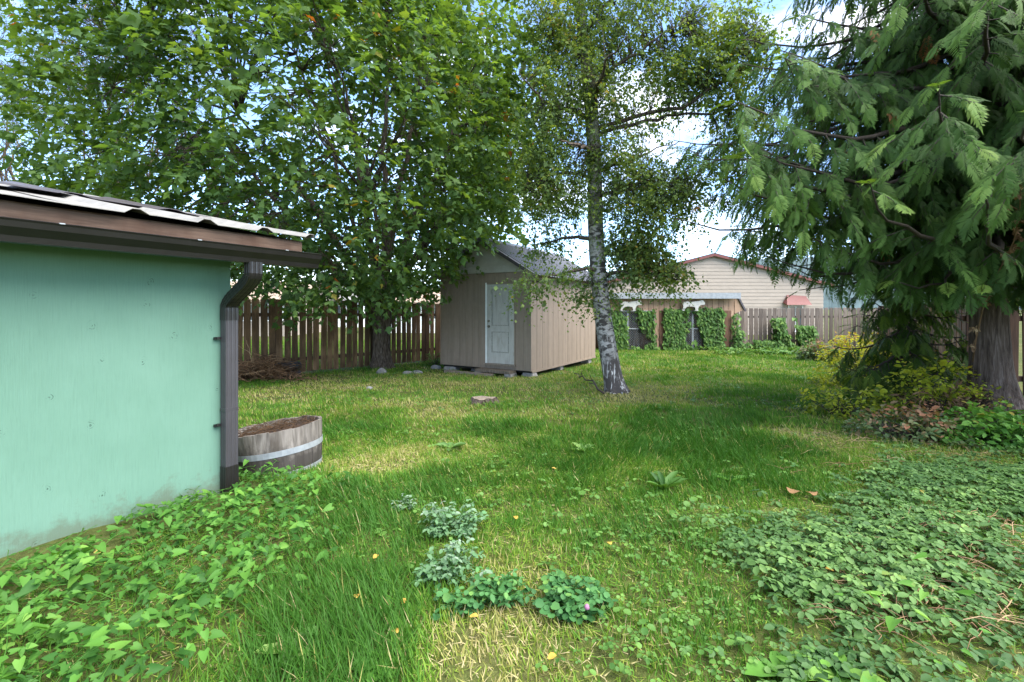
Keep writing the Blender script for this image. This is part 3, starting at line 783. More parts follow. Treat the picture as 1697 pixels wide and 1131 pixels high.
    # things under and in front of the shed
    def block(f, s, w, d, h, label, rz=0.0, mat='concrete'):
        q = P(f, s, 0); z = float(gz(q[0], q[1])) - 0.03
        bm = bmesh.new(); bmesh.ops.create_cube(bm, size=1)
        for v_ in bm.verts:
            k_ = 0.78 if v_.co.z > 0 else 1.0
            v_.co = Vector((v_.co.x * w * k_, v_.co.y * d * k_, (v_.co.z + .5) * h))
        bmesh.ops.bevel(bm, geom=bm.edges[:], offset=0.012, segments=2, affect='EDGES')
        for v_ in bm.verts: v_.co += Vector((random.uniform(-1, 1), random.uniform(-1, 1), random.uniform(-.5, .5))) * 0.006
        me = bpy.data.meshes.new('concrete_block'); bm.to_mesh(me); bm.free(); me.materials.append(MAT[mat])
        o = bpy.data.objects.new('concrete_block', me); o.location = (q[0], q[1], z); o.rotation_euler = (0, 0, math.atan2(FD[1], FD[0]) + rz)
        scene.collection.objects.link(o); tag(o, label, 'block', 'concrete blocks under the shed')
    zz = lambda f, s: zb - 0.052 - (float(gz(*(P(f, s, 0)[:2]))) - 0.03)
    block(0.14, 0.18, 0.36, 0.30, zz(.14, .18), 'concrete pier block under the shed corner right of the door step')
    block(0.2, 1.9, 0.3, 0.3, zz(.2, 1.9), 'concrete pier block under the middle of the grooved side wall', 0.1)
    block(0.2, 4.0, 0.3, 0.3, zz(.2, 4.0), 'concrete pier block under the far rear corner of the shed')
    block(2.6, 0.16, 0.42, 0.34, zz(2.6, .16), 'concrete pier block under the shed corner nearest the maple', 0.2)
    block(1.9, 0.4, 0.3, 0.3, zz(1.9, .4), 'concrete pier block set back under the front wall')
    # step
    q = P(0.95, -0.2, 0); zg = float(gz(q[0], q[1]))
    st = thing('door_step', (q[0], q[1], zg), 'low weathered step below the white shed door', 'step')
    g = Geo(); g.box(P(0.92, -0.2, zg + 0.115), (0.52, 0.16, 0.035), A); g.build('tread', MAT['stump'], st)
    for f in (0.47, 1.37):
        g = Geo(); g.box(P(f, -0.2, zg + 0.025), (0.09, 0.15, 0.053), A); g.build('support_block', MAT['concrete'], st)
    g = Geo(); g.box(P(1.6, -0.42, zg + 0.02), (0.75, 0.07, 0.04), A); o = g.build('ground_board', MAT['stump']); tag(o, 'old grey board lying on the ground before the shed step', 'board')
tan_shed()

# ------------------------------------------------------------------ kennel
def kennel():
    Y = 20.0; k = Y / F
    def X(px): return (px - CX) * k
    def Z(py): return CAMZ - (py - HY) * k
    zg = float(gz(X(1120), Y))
    root = thing('dog_kennel', (X(1120), Y, zg), 'low wooden dog kennel with chain link front under ivy', 'kennel')
    def bx(name, x0, x1, y0, y1, z0, z1, mat, parent=root):
        g = Geo(); g.box(((x0 + x1) / 2, (y0 + y1) / 2, (z0 + z1) / 2), ((x1 - x0) / 2, (y1 - y0) / 2, (z1 - z0) / 2)); return g.build(name, mat, parent)
    xl, xr = X(985), X(1221)
    # roof sheet
    g = Geo(); V = []
    for (y, z) in ((Y - 0.35, Z(487)), (Y + 3.2, Z(487) - 0.3)):
        V += [(xl, y, z), (xr, y, z), (xr, y, z - 0.03), (xl, y, z - 0.03)]
    g.add(V, [(0, 1, 2, 3), (7, 6, 5, 4), (0, 4, 5, 1), (1, 5, 6, 2), (2, 6, 7, 3), (3, 7, 4, 0)]); g.build('roof', MAT['galv'], root)
    bx('roof_edge', xl, xr, Y - 0.375, Y - 0.352, Z(495.5), Z(486), MAT['galv'])
    # siding above the runs
    n = 26; pw = (X(1216) - xl) / n
    me = bev_box('siding_board', (pw - 0.014, 0.02, Z(493) - Z(518)), MAT['kennel_wood'], 0.003)
    for i in range(n): place('siding_board', me, (xl + (i + .5) * pw, Y - 0.03, Z(518)), 0, root)
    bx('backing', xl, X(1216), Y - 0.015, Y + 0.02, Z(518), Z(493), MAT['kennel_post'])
    # sloping end: dark rake board and siding triangle
    g = Geo(); V = [(X(1216.5), Y - .05, Z(493)), (X(1221), Y - .05, Z(493)), (X(1232), Y - .05, Z(514)), (X(1216.5), Y - .05, Z(520))]; V += [(x, y + .04, z) for x, y, z in V]
    g.add(V, [(3, 2, 1, 0), (4, 5, 6, 7), (0, 1, 5, 4), (1, 2, 6, 5), (2, 3, 7, 6), (3, 0, 4, 7)]); g.build('end_siding', MAT['kennel_wood'], root)
    g = Geo(); a, b = np.array([X(1219.5), Y - .08, Z(488)]), np.array([X(1234), Y - .08, Z(516)]); u = norm(b - a); g.box((a + b) / 2, (np.linalg.norm(b - a) / 2, .03, .035), np.stack([u, [0, 1, 0], np.cross(u, [0, 1, 0])])); g.build('rake_board', MAT['dark_roof'], root)
    # back and side walls, dark inside
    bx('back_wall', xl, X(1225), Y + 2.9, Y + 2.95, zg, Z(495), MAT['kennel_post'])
    bx('side_wall', xl - .05, xl, Y, Y + 2.9, zg, Z(500), MAT['kennel_wood'])
    bx('side_wall', X(1218), X(1221), Y + 0.05, Y + 2.9, zg, Z(500), MAT['kennel_wood'])
    # back slats seen through the wire
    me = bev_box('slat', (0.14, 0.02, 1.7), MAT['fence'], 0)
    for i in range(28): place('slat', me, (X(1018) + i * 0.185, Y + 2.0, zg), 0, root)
    # posts
    for p0, p1, mat in ((1084, 1091, 'kennel_wood'), (1091.4, 1101, 'kennel_post'), (1197, 1210, 'kennel_post'), (1210.5, 1215, 'kennel_wood'), (1012, 1017, 'kennel_post')):
        bx('post', X(p0), X(p1), Y - .06, Y + .04, zg - .05, Z(515), MAT[mat])
    # chain link panels
    def panel(p0, p1, name):
        x0, x1, z0, z1 = X(p0), X(p1), zg + 0.06, Z(516)
        g = Geo(); r = 0.021
        for (a, b) in (((x0, z0), (x0, z1)), ((x1, z0), (x1, z1)), ((x0, z0), (x1, z0)), ((x0, z1), (x1, z1)), ((x0, (z0 + z1) / 2 + .05), (x1, (z0 + z1) / 2 + .05))):
            g.tube([(a[0], Y - .07, a[1]), (b[0], Y - .07, b[1])], [r, r], 8)
        o = g.build('gate_frame', MAT['galv'], root)
        g = Geo(); w = x1 - x0; h = z1 - z0; pit = 0.10
        for sgn in (1, -1):
            c = -h
            while c < w:
                t0, t1 = max(0, c), min(w, c + h)
                if t1 > t0:
                    za, zb = t0 - c, t1 - c
                    xa, xb = (t0, t1) if sgn > 0 else (w - t0, w - t1)
                    g.tube([(x0 + xa, Y - .07, z0 + za), (x0 + xb, Y - .07, z0 + zb)], [0.005, 0.005], 3, cap=False)
                c += pit
        g.build('chain_link', MAT['galv'], o)
    panel(1018, 1039, 'a'); panel(1040, 1083, 'b'); panel(1102, 1146, 'c'); panel(1147.5, 1196, 'd')
    # dog cutouts: white silhouettes, flat boards
    dog = [(0.02,0.05),(0.10,0.0),(0.13,0.03),(0.10,0.10),(0.16,0.24),(0.22,0.36),(0.40,0.40),(0.56,0.34),(0.60,0.12),(0.56,0.02),(0.70,0.0),(0.72,0.05),(0.69,0.15),(0.74,0.40),(0.82,0.52),(0.98,0.56),(1.0,0.66),(0.98,0.80),(0.94,0.84),(0.92,0.98),(0.84,0.97),(0.78,0.90),(0.70,0.86),(0.60,0.84),(0.40,0.80),(0.22,0.84),(0.10,0.80),(0.03,0.62),(0.07,0.40),(0.05,0.22)]
    for p0, p1, lab in ((1025, 1061, 'white dog silhouette above the open wire gate'), (1126, 1164, 'white dog silhouette above the ivy covered wire panels')):
        g = Geo(); w = X(p1) - X(p0); hh = 0.47; nn = len(dog)
        V = [(X(p0) + a * w, Y - .285, Z(515.5) + b * hh) for a, b in dog] + [(X(p0) + a * w, Y - .26, Z(515.5) + b * hh) for a, b in dog]
        g.add(V, [tuple(range(nn)), tuple(range(2 * nn - 1, nn - 1, -1))] + [(i, i + nn, (i + 1) % nn + nn, (i + 1) % nn) for i in range(nn)])
        o = g.build('dog_sign', MAT['dog_white']); tag(o, lab, 'sign', 'dog cutouts on the kennel')
kennel()

# ------------------------------------------------------------------ houses beyond
def gable_house():
    Y = 32.0; k = Y / F
    X = lambda px: (px - CX) * k
    Z = lambda py: CAMZ - (py - HY) * k
    zg = -0.45; xm = X(1182); hw = X(1372) - xm; ze, zp = Z(470), Z(421)
    root = thing('house', (xm, Y, zg), 'pale lap sided house with red roof trim behind the kennel', 'house')
    sl = (zp - ze) / hw
    g = Geo(); V = [(xm - hw + .3, Y + .05, zg), (xm + hw - .3, Y + .05, zg), (xm + hw - .3, Y + .05, ze), (xm, Y + .05, zp - .12), (xm - hw + .3, Y + .05, ze)]
    V += [(x, Y + 9, z) for x, y, z in V]
    g.add(V, [(0, 1, 2, 3, 4), (9, 8, 7, 6, 5), (1, 6, 7, 2), (0, 4, 9, 5), (0, 5, 6, 1)]); g.build('wall', MAT['house_wall'], root)
    z = zg; pit = 0.24
    while z < zp - 0.2:
        z1 = z + pit - 0.004
        w0 = min(hw - .3, (zp - .13 - z) / sl); w1 = max(0.02, min(hw - .3, (zp - .13 - z1) / sl))
        V = [(xm - w0, Y, z), (xm + w0, Y, z), (xm + w1, Y + .02, z1), (xm - w1, Y + .02, z1), (xm - w0, Y + .049, z), (xm + w0, Y + .049, z), (xm + w1, Y + .049, z1), (xm - w1, Y + .049, z1)]
        g = Geo(); g.add(V, [(0, 1, 2, 3), (7, 6, 5, 4), (0, 4, 5, 1), (1, 5, 6, 2), (2, 6, 7, 3), (3, 7, 4, 0)]); g.build('lap_board', MAT['house_wall'], root)
        z += pit
    for s in (-1, 1):
        a = np.array([xm, Y - .25, zp]); b = np.array([xm + s * (hw + .3), Y - .25, zp - sl * (hw + .3)])
        g = Geo(); V = [a, b, b - UP * .17, a - UP * .17]; V += [q + np.array([0, .05, 0]) for q in V]
        f = [(0, 1, 2, 3), (7, 6, 5, 4), (0, 4, 5, 1), (1, 5, 6, 2), (2, 6, 7, 3), (3, 7, 4, 0)]
        g.add(V, f); g.build('rake_trim', MAT['red_trim'], root)
        g = Geo(); V = [a + UP * .05, b + UP * .05, b + UP * .004, a + UP * .004]; V += [q + np.array([0, 9.5, 0]) for q in V]; g.add(V, f); g.build('roof', MAT['dark_roof'], root)
    # red awning / door head and vertical sided corner
    g = Geo(); V = [(X(1297), Y - .02, Z(502)), (X(1338), Y - .02, Z(502)), (X(1335), Y - .02, Z(491)), (X(1304), Y - .02, Z(489))]; V2 = [(x, y - .5, z - .15) for x, y, z in V[:2]]
    g.add(V + V2, [(2, 3, 4, 5), (0, 3, 4), (1, 5, 2), (0, 4, 5, 1), (0, 1, 2, 3)]); g.build('awning', MAT['red_trim'], root)
    g = Geo(); g.box((X(1318), Y - .03, 0.75), (0.5, .02, 1.0)); w = g.build('window', MAT['white_paint'], root)
    for dx in (-.23, .23):
        g = Geo(); g.box((X(1318) + dx, Y - .055, 0.75), (0.2, .004, 0.9)); g.build('pane', MAT['pane'], w)
gable_house()

def far_house(px0, px1, Y, z_eave, z_ridge, wall, roofm, label):
    k = Y / F; x0, x1 = (px0 - CX) * k, (px1 - CX) * k; zg = -0.45
    root = thing('house', ((x0 + x1) / 2, Y, zg), label, 'house')
    g = Geo(); g.box(((x0 + x1) / 2, Y + 4, (zg + z_eave) / 2), ((x1 - x0) / 2, 4, (z_eave - zg) / 2)); g.build('wall', wall, root)
    for s in (-1, 1):
        ym = Y + 4
        a0 = [(x0 - .4, ym, z_ridge), (x1 + .4, ym, z_ridge), (x1 + .4, ym + s * 4.5, z_eave - .1), (x0 - .4, ym + s * 4.5, z_eave - .1)]
        V = a0 + [(x, y, z - .12) for x, y, z in a0]
        g = Geo(); g.add(V, [(0, 1, 2, 3), (7, 6, 5, 4), (0, 4, 5, 1), (1, 5, 6, 2), (2, 6, 7, 3), (3, 7, 4, 0)]); g.build('roof', roofm, root)
    for e in (x0 + .03, x1 - .03):
        g = Geo(); V = [(e, Y, z_eave), (e, Y + 8, z_eave), (e, Y + 4, z_ridge - .1)]; V += [(x + .05, y, z) for x, y, z in V]
        g.add(V, [(0, 1, 2), (5, 4, 3), (0, 3, 4, 1), (1, 4, 5, 2), (2, 5, 3, 0)]); g.build('gable', wall, root)
    for i in range(3):
        xc = x0 + (x1 - x0) * (i + .5) / 3
        g = Geo(); g.box((xc, Y - .03, 1.1), (.6, .028, .55)); w = g.build('window', MAT['white_paint'], root)
        for dx in (-.28, .28):
            g = Geo(); g.box((xc + dx, Y - .062, 1.1), (.25, .003, .48)); g.build('pane', MAT['pane'], w)
far_house(640, 790, 34, 1.9, 3.0, MAT['white_paint'], MAT['roof_tan'], 'white house with tan roof beyond the fence beside the tan shed')
far_house(330, 480, 30, 2.0, 3.3, MAT['house_wall'], MAT['roof_tan'], 'pale house with tan roof beyond the fence past the downspout')
far_house(510, 600, 44, 2.2, 3.6, MAT['white_paint'], MAT['pale_roof'], 'distant white house seen through the fence left of the maple')

# ------------------------------------------------------------------ leaf templates
def mirrored(half, fold=0.12, droop=0.12):
    """half outline (x>=0) from base to tip; two ngons sharing the midrib"""
    R = [(x, y, -fold * abs(x) - droop * y * y) for x, y in half]
    V = list(R); idx = {}
    left = []
    for i, (x, y, z) in enumerate(R):
        if abs(x) < 1e-6: left.append(i)
        else: V.append((-x, y, z)); left.append(len(V) - 1)
    return np.array(V), [tuple(range(len(R))), tuple(left[::-1])]
T_MAPLE = mirrored([(0, 0), (.22, -.07), (.25, .10), (.54, .36), (.27, .43), (.24, .60), (0, 1.0)], 0.25, 0.22)
T_MAPLE_C = mirrored([(0, 0), (.5, .32), (.22, .6), (0, 1.0)], 0.25, 0.22)
T_HEART = mirrored([(0, 0), (.26, -.20), (.40, .06), (.27, .52), (0, 1.0)], -0.18, 0.25)
T_OVAL = mirrored([(0, 0), (.27, .26), (.29, .66), (0, 1.0)], -0.2, 0.2)
T_ROUND = mirrored([(0, 0), (.38, .30), (.44, .75), (.2, 1.0), (0, .94)], -0.15, 0.15)
T_SMALL = (np.array([(0, 0, 0), (.36, .42, -.05), (0, 1, -.12), (-.36, .42, -.05)]), [(0, 1, 2), (0, 2, 3)])
T_NARROW = (np.array([(0, 0, 0), (.11, .4, 0), (0, 1, -.1), (-.11, .4, 0)]), [(0, 1, 2, 3)])

def frond_template(n=9, droop=0.35, seed=0, leaflets=True, wd=0.038):
    r = np.random.default_rng(seed); V = []; Fc = []
    def axis(y): return np.array([0, y, -droop * y * y])
    def quad(a, b, c, d):
        k = len(V); V.extend([a, b, c, d]); Fc.append((k, k + 1, k + 2, k + 3))
    w = 0.018
    quad(axis(0) + [-w, 0, 0], axis(0) + [w, 0, 0], axis(.6) + [w * .6, 0, 0], axis(.6) + [-w * .6, 0, 0])
    for i in range(n):
        y = 0.05 + 0.86 * i / n
        ln = 0.40 * math.sin(math.pi * min(1, 0.22 + 0.72 * (i + 1) / n)) ** 0.8 * r.uniform(.85, 1.15)
        for s in (-1, 1):
            a = math.radians(r.uniform(40, 54)); o = axis(y + (0.02 if s > 0 else 0))
            d = np.array([s * math.sin(a), math.cos(a), -0.12 - 0.25 * y]); nrm = np.array([-d[1] * s, d[0] * s, 0]) * s
            p1 = o + d * ln * .45; tip = o + d * ln + np.array([0, 0, -.06 * ln])
            nrm = norm(nrm) * wd
            quad(o - nrm * .3, p1 - nrm, tip, p1 + nrm)
            # side leaflets, pointing forward
            for f, sg in (((.45, 1),) if leaflets else ()):
                b = o + d * ln * f; dd = norm(d + norm(nrm) * sg * 0.75)
                k = len(V); V.extend([b - d * .02, b + d * .035, b + dd * ln * .36 * (1.1 - f)]); Fc.append((k, k + 1, k + 2))
    o = axis(.9); k = len(V); V.extend([o + [-.04, -.04, 0], o + [.04, -.04, 0], axis(1.08)]); Fc.append((k, k + 1, k + 2))
    return np.array(V), Fc
FROND_C = frond_template(5, .3, 7, False, .062); FROND_C[0][:, 0] *= 1.1
FRONDS = [frond_template(11, .30, 1), frond_template(12, .5, 2), frond_template(10, .15, 3)]

# ------------------------------------------------------------------ broadleaf trees
def wobble_path(a, b, n, amp, sag=0.0, seed=0):
    r = np.random.default_rng(seed); t = np.linspace(0, 1, n)[:, None]
    a = np.asarray(a, float); b = np.asarray(b, float)
    P = a * (1 - t) + b * t
    off = np.cumsum(r.normal(size=(n, 3)), axis=0); off -= off[0]; off -= t * off[-1]
    P = P + off * amp + UP * (sag * np.sin(np.pi * t))
    return P

def trunk_mesh(name, P, R, mat, root, sides=28, ridge=0.05, flare=None, sub=3, seed=0, ridge_f=5):
    P = np.asarray(P, float); R = np.asarray(R, float); n = len(P)
    tt = np.linspace(0, n - 1, (n - 1) * sub + 1)
    def interp(A): return np.stack([np.interp(tt, np.arange(n), A[:, i]) for i in range(3)], 1)
    P2 = interp(P); R2 = np.interp(tt, np.arange(n), R)
    for _ in range(2): P2[1:-1] = (P2[:-2] + 2 * P2[1:-1] + P2[2:]) / 4
    g = Geo(); g.tube(P2, np.ones(len(P2)), sides)
    V = g.V[0].reshape(len(P2), sides, 3); a = np.arange(sides) / sides * 2 * np.pi
    d = V - P2[:, None, :]
    nz = vnoise(np.cos(a)[None] * ridge_f + seed + 20, np.sin(a)[None] * ridge_f + P2[:, 2:3] * 0.55 + 20, seed) - 0.5
    nz2 = vnoise(np.cos(a)[None] * 1.3 + seed + 9, np.sin(a)[None] * 1.3 + P2[:, 2:3] * 0.4 + 9, seed + 3) - 0.5
    rr = R2[:, None] * (1 + ridge * 2 * nz + ridge * 2.2 * nz2)
    if flare:
        h = np.clip(1 - (P2[:, 2] - P2[0, 2]) / flare[0], 0, 1) ** 2
        lobes = 0.5 + 0.5 * np.sin(a * flare[2] + seed) * 0.6 + 0.3 * np.sin(a * (flare[2] + 2) + 1.3)
        rr = rr * (1 + flare[1] * h[:, None] * (0.5 + lobes[None]))
    g.V[0] = (P2[:, None, :] + d * rr[:, :, None]).reshape(-1, 3)
    return g.build(name, mat, root, True)

def nearest(pts, q):
    """index of nearest row of pts for each q (chunked)"""
    out = np.empty(len(q), int)
    for i in range(0, len(q), 512):
        d = ((q[i:i + 512, None, :] - pts[None]) ** 2).sum(-1); out[i:i + 512] = d.argmin(1)
    return out

def twiggy(geo, nodes, twigs, r=0.008, sides=3, amp=0.04, sag=0.1, seed=0):
    j = nearest(nodes, twigs)
    for k in range(len(twigs)):
        a, b = nodes[j[k]], twigs[k]
        L = np.linalg.norm(b - a)
        geo.tube(wobble_path(a, b, 4, amp * L, sag * L, seed + k), [r, r * .8, r * .55, r * .3], sides, cap=False)

def sprays(geo, tmpl, base, d, n_leaf, length, size, tint_fn, spread=0.9, droop=0.3, sz_var=0.3):
    """leaf sprays: leaves set alternately along short twigs that start at base and run along d"""
    N = len(base)
    t = (np.arange(n_leaf) + 0.6) / n_leaf
    side = norm(np.cross(d, UP + rng.normal(size=(N, 3)) * .25))
    L = length * rng.uniform(.6, 1.3, N)
    loc = base[:, None, :] + d[:, None, :] * (t[None, :, None] * L[:, None, None])
    loc = loc - UP * (droop * (t[None, :, None] ** 2) * L[:, None, None])
    sg = np.where(np.arange(n_leaf) % 2 == 0, 1, -1)[None, :, None]
    ld = d[:, None, :] * 0.55 + side[:, None, :] * sg * spread + rng.normal(size=(N, n_leaf, 3)) * .35 - UP * droop
    loc = loc + norm(ld) * (size * 0.45) + rng.normal(size=(N, n_leaf, 3)) * size * 0.35
    loc = loc.reshape(-1, 3); ld = ld.reshape(-1, 3)
    up = UP + rng.normal(size=ld.shape) * .45
    s = size * np.exp(rng.normal(size=len(loc)) * sz_var)
    geo.scatter(tmpl, loc, frames(ld, up), s, tint_fn(loc))
    return loc

def noise3(p, f, seed):
    return (vnoise(p[:, 0] * f + p[:, 2] * .37 * f, p[:, 1] * f, seed) + vnoise(p[:, 2] * f, p[:, 0] * f - p[:, 1] * .41 * f, seed + 1)) / 2

def maple():
    base = gnd(633, 611); base[2] -= 0.05
    root = thing('maple_tree', base, 'large leafy green maple with dark trunk by the brown fence', 'tree')
    b0 = base
    fork = b0 + np.array([0.0, 0, 1.55])
    trunk_mesh('trunk', [b0, b0 + [0, 0, .3], b0 + [-.02, 0, .7], b0 + [0.0, 0, 1.1], fork + [0, 0, .0], fork + [0.02, 0, .35]], [.29, .255, .24, .245, .27, .20], MAT['maple_bark'], root, 36, 0.07, (0.6, 0.45, 5), 4, 3, 6)
    C = np.array([-5.1, 12.3, 6.3]); Rr = np.array([6.1, 4.9, 5.9])
    ends = []
    Y = base[1]
    spec = [(470, 300, Y - 1.2), (395, 190, Y - 2.2), (560, 120, Y - .5), (640, 40, Y + .3), (700, 60, Y - 1), (760, 180, Y - .8), (800, 330, Y - .2), (720, 260, Y + 2.6), (600, 200, Y + 2.8), (300, 260, Y - .4), (520, 420, Y - 2.2), (700, 420, Y - 2.0), (610, 330, Y - 3.2), (230, 120, Y - 2.5), (480, 60, Y + 1.5)]
    nodes = []
    for k, (px, py, d) in enumerate(spec):
        e = pt(px, py, d); st = fork + np.array([random.uniform(-.08, .08), random.uniform(-.08, .08), random.uniform(-.25, .2)])
        mid = st * .55 + e * .45 + np.array([0, 0, .35 * random.random() + .2])
        P = np.concatenate([wobble_path(st, mid, 7, .05, 0, k), wobble_path(mid, e, 8, .08, .15, k + 50)[1:]])
        r0 = .125 if k < 8 else .085
        g = Geo(); g.tube(P, np.linspace(r0, .022, len(P)), 8); g.build('limb', MAT['maple_bark'], root, True)
        nodes.append(P[3:])
    nodes = np.concatenate(nodes)
    # secondary branch ends
    q = rand_dirs(420) * rng.uniform(.45, 1.0, 420)[:, None] ** .6; q = C + q * Rr
    q = q[q[:, 2] > 1.9]
    g = Geo(); j = nearest(nodes, q); sec = []
    for k in range(len(q)):
        P = wobble_path(nodes[j[k]], C + (q[k] - C) * .93, 6, .06, .1, k + 200); g.tube(P, np.linspace(.03, .008, 6), 5, cap=False); sec.append(P[1:])
    sec = np.concatenate(sec)
    # twigs
    N = 8400
    q = rand_dirs(N) * (rng.uniform(.30, 1.0, N) ** .42)[:, None]; q = C + q * Rr
    keep = (noise3(q, .55, 17) + .25 * noise3(q, 1.5, 5) > .515 + .06 * np.clip(-q[:, 0] - 6.4, 0, 3)) & (q[:, 2] > 1.35)
    # right side near the shed stays higher; left above the outbuilding too
    low = 1.7 - .4 * np.exp(-((q[:, 0] + 5.5) / 1.6) ** 2) + .5 * noise3(q, .8, 2) + np.clip((-7.0 - q[:, 0]) * .5, 0, 3) + np.clip((q[:, 0] + 2.1) * 1.0, 0, 3)
    keep &= q[:, 2] > low
    q = q[keep]
    out = norm((q - C) / Rr); d = norm(out * [1, 1, .35] + rng.normal(size=q.shape) * .45 - UP * .15)
    twiggy(g, sec, q[::2], .008, 3, .05, .06)
    ob = g.build('branches', MAT['maple_bark'], root, True)
    lg = Geo()
    def tint(loc):
        t = np.clip(.12 + .75 * noise3(loc, .9, 31) + rng.normal(size=len(loc)) * .18, 0, .95)
        hot = (noise3(loc, 1.1, 77) > .76) & (rng.random(len(loc)) < .15)
        t[hot] = rng.uniform(.965, 1, hot.sum())
        return t
    hid = (q[:, 2] > 10.0) | (q[:, 1] > 13.6)
    loc = sprays(lg, T_MAPLE, q[~hid], d[~hid], 17, .66, .110, tint, .85, .35)
    sprays(lg, T_MAPLE_C, q[hid], d[hid], 9, .62, .165, tint, .85, .35)
    lg.build('crown', MAT['maple'], root)
    print('maple twigs', len(q), 'leaves', len(loc))
maple()

def birch():
    d = 9.35
    path = [(1022, 652), (1015, 620), (1008, 580), (1001, 535), (995, 480), (990, 430), (987, 370), (986, 310), (984, 240), (979, 170), (972, 110), (964, 40), (955, -50), (946, -150), (938, -260)]
    P = np.array([pt(px, py, d + .03 * i) for i, (px, py) in enumerate(path)])
    P[0][2] = float(gz(P[0][0], P[0][1])) - .05
    R = np.array([.205, .19, .178, .168, .16, .153, .148, .142, .135, .125, .115, .10, .08, .055, .02])
    root = thing('birch_tree', P[0], 'leaning white barked birch in the middle of the lawn', 'tree')
    trunk_mesh('trunk', P, R, MAT['birch_bark'], root, 26, 0.05, (.35, .35, 5), 5, 8, 5)
    # dark branch scars / knobs
    nodes = []
    def along(py):
        ys = [b for a, b in path]; i = next(k for k in range(len(ys) - 1) if ys[k + 1] <= py); t = (ys[i] - py) / (ys[i] - ys[i + 1]); return P[i] * (1 - t) + P[i + 1] * t
    spec = [(452, [(940, 452, d - .3), (890, 468, d - .6)]), (462, [(1060, 455, d - .3), (1140, 462, d - .5)]), (430, [(1060, 420, d + .3), (1120, 425, d + .6)]), (400, [(930, 395, d + .5), (880, 410, d + .8)]),
            (330, [(1080, 300, d - .5), (1150, 330, d - .9)]), (300, [(910, 290, d + .3), (870, 310, d - .3)]), (230, [(1090, 200, d - .1), (1180, 190, d - .2), (1265, 185, d - .2)]), (215, [(1130, 180, d - .4), (1230, 120, d - .6), (1270, 90, d - .7)]),
            (200, [(900, 170, d - .3), (860, 120, d - .5)]), (140, [(1060, 90, d - .5), (1130, 40, d - .8)]), (120, [(920, 60, d + .4), (890, 0, d + .8)]), (60, [(1040, -20, d), (1120, -90, d)]), (180, [(1000, 120, d - 1.2), (1040, 60, d - 2)]),
            (260, [(960, 240, d - 1.2), (930, 230, d - 2)]), (350, [(1010, 350, d + 1), (1060, 330, d + 1.8)]), (20, [(920, -50, d), (880, -100, d)]), (-40, [(990, -130, d - .6), (1050, -180, d - 1)]), (290, [(1040, 270, d + .8), (1120, 240, d + 1.8)])]
    for k, (py, pts) in enumerate(spec):
        st = along(py); Q = [wobble_path(st, pt(*pts[0]), 7, .035, .06, k)]
        for a, b in zip(pts[:-1], pts[1:]): Q.append(wobble_path(pt(*a), pt(*b), 6, .035, .03, k + 90)[1:])
        Q = np.concatenate(Q); g = Geo(); g.tube(Q, np.linspace(.048, .008, len(Q)), 7)
        g.build('limb', MAT['maple_bark'], root, True); nodes.append(Q[2:])
    # knobs on the trunk
    g = Geo()
    for py, s in ((560, 1), (545, 1), (520, 1), (600, 1), (500, -1), (455, 1), (470, -1), (585, 1), (615, 1), (440, -1)):
        c = along(py); r = .15
        for m_ in range(3):
            a = (0.25 if s > 0 else 2.9) + random.uniform(-.35, .35); q0 = c + np.array([math.cos(a) * r, -abs(math.sin(a)) * r, random.uniform(-.05, .05)])
            g.tube([q0 - [0, 0, .035], q0 + [.01 * s, 0, 0], q0 + [0, 0, .035]], [.008, .028, .006], 6)
    g.build('bark_knobs', MAT['twig'], root, True)
    nodes = np.concatenate(nodes)
    # leaf masses: ellipsoids (px, py, depth, rx, ry(depth), rz, n)
    k = d / F
    masses = [(890, 462, d - .5, .62, .4, .22, 95), (935, 445, d - .2, .6, .5, .22, 70), (985, 480, d + .3, .55, .4, .25, 60), (1065, 432, d, .75, .6, .33, 200), (1108, 445, d - .4, .3, .4, .18, 40), (1048, 400, d + .2, .78, .8, .45, 230),
              (910, 395, d + .5, .5, .5, .4, 70), (920, 320, d, .8, .9, .55, 260), (1080, 320, d - .2, 1.0, 1.0, .7, 420), (1020, 260, d, .9, 1.0, .6, 260), (900, 240, d, .7, .9, .8, 260), (940, 150, d, 1.0, 1.0, .8, 360), (1050, 150, d, 1.0, 1.0, .9, 380),
              (1000, 50, d, 1.3, 1.2, .9, 520), (1130, 100, d - .3, .9, .8, .7, 240), (1200, 130, d - .3, .8, .7, .6, 200), (1230, 190, d - .2, .6, .6, .45, 120), (1180, 40, d - .4, .9, .7, .6, 190), (1240, 60, d - .5, .6, .6, .6, 120), (900, 40, d + .3, .8, .8, .7, 240), (1000, -90, d, 1.5, 1.3, 1.1, 420),
              (1130, 290, d - .3, .5, .6, .5, 90), (1210, 260, d, .4, .5, .4, 60), (950, -220, d, 1.1, 1.1, 1.0, 200), (1100, -60, d - .3, .9, .9, .8, 200)]
    Q = []
    for px, py, dd, rx, ry, rz, nn in masses:
        v = rand_dirs(nn) * (rng.random(nn) ** .45)[:, None]; Q.append(pt(px, py, dd) + v * [rx, ry, rz])
    Q = np.concatenate(Q)
    Q = Q[noise3(Q, 1.3, 44) > .34]
    g = Geo(); twiggy(g, nodes, Q, .0055, 3, .05, .08, 900); g.build('branches', MAT['twig'], root, True)
    dd = norm(rng.normal(size=Q.shape) * [1, 1, .3] - UP * .45)
    lg = Geo()
    loc = sprays(lg, T_SMALL, Q, dd, 19, .50, .056, lambda p_: np.clip(.15 + .7 * noise3(p_, 1.4, 12) + rng.normal(size=len(p_)) * .2, 0, 1), .8, .5)
    lg.build('crown', MAT['birch_leaf'], root)
    print('birch leaves', len(loc))
birch()

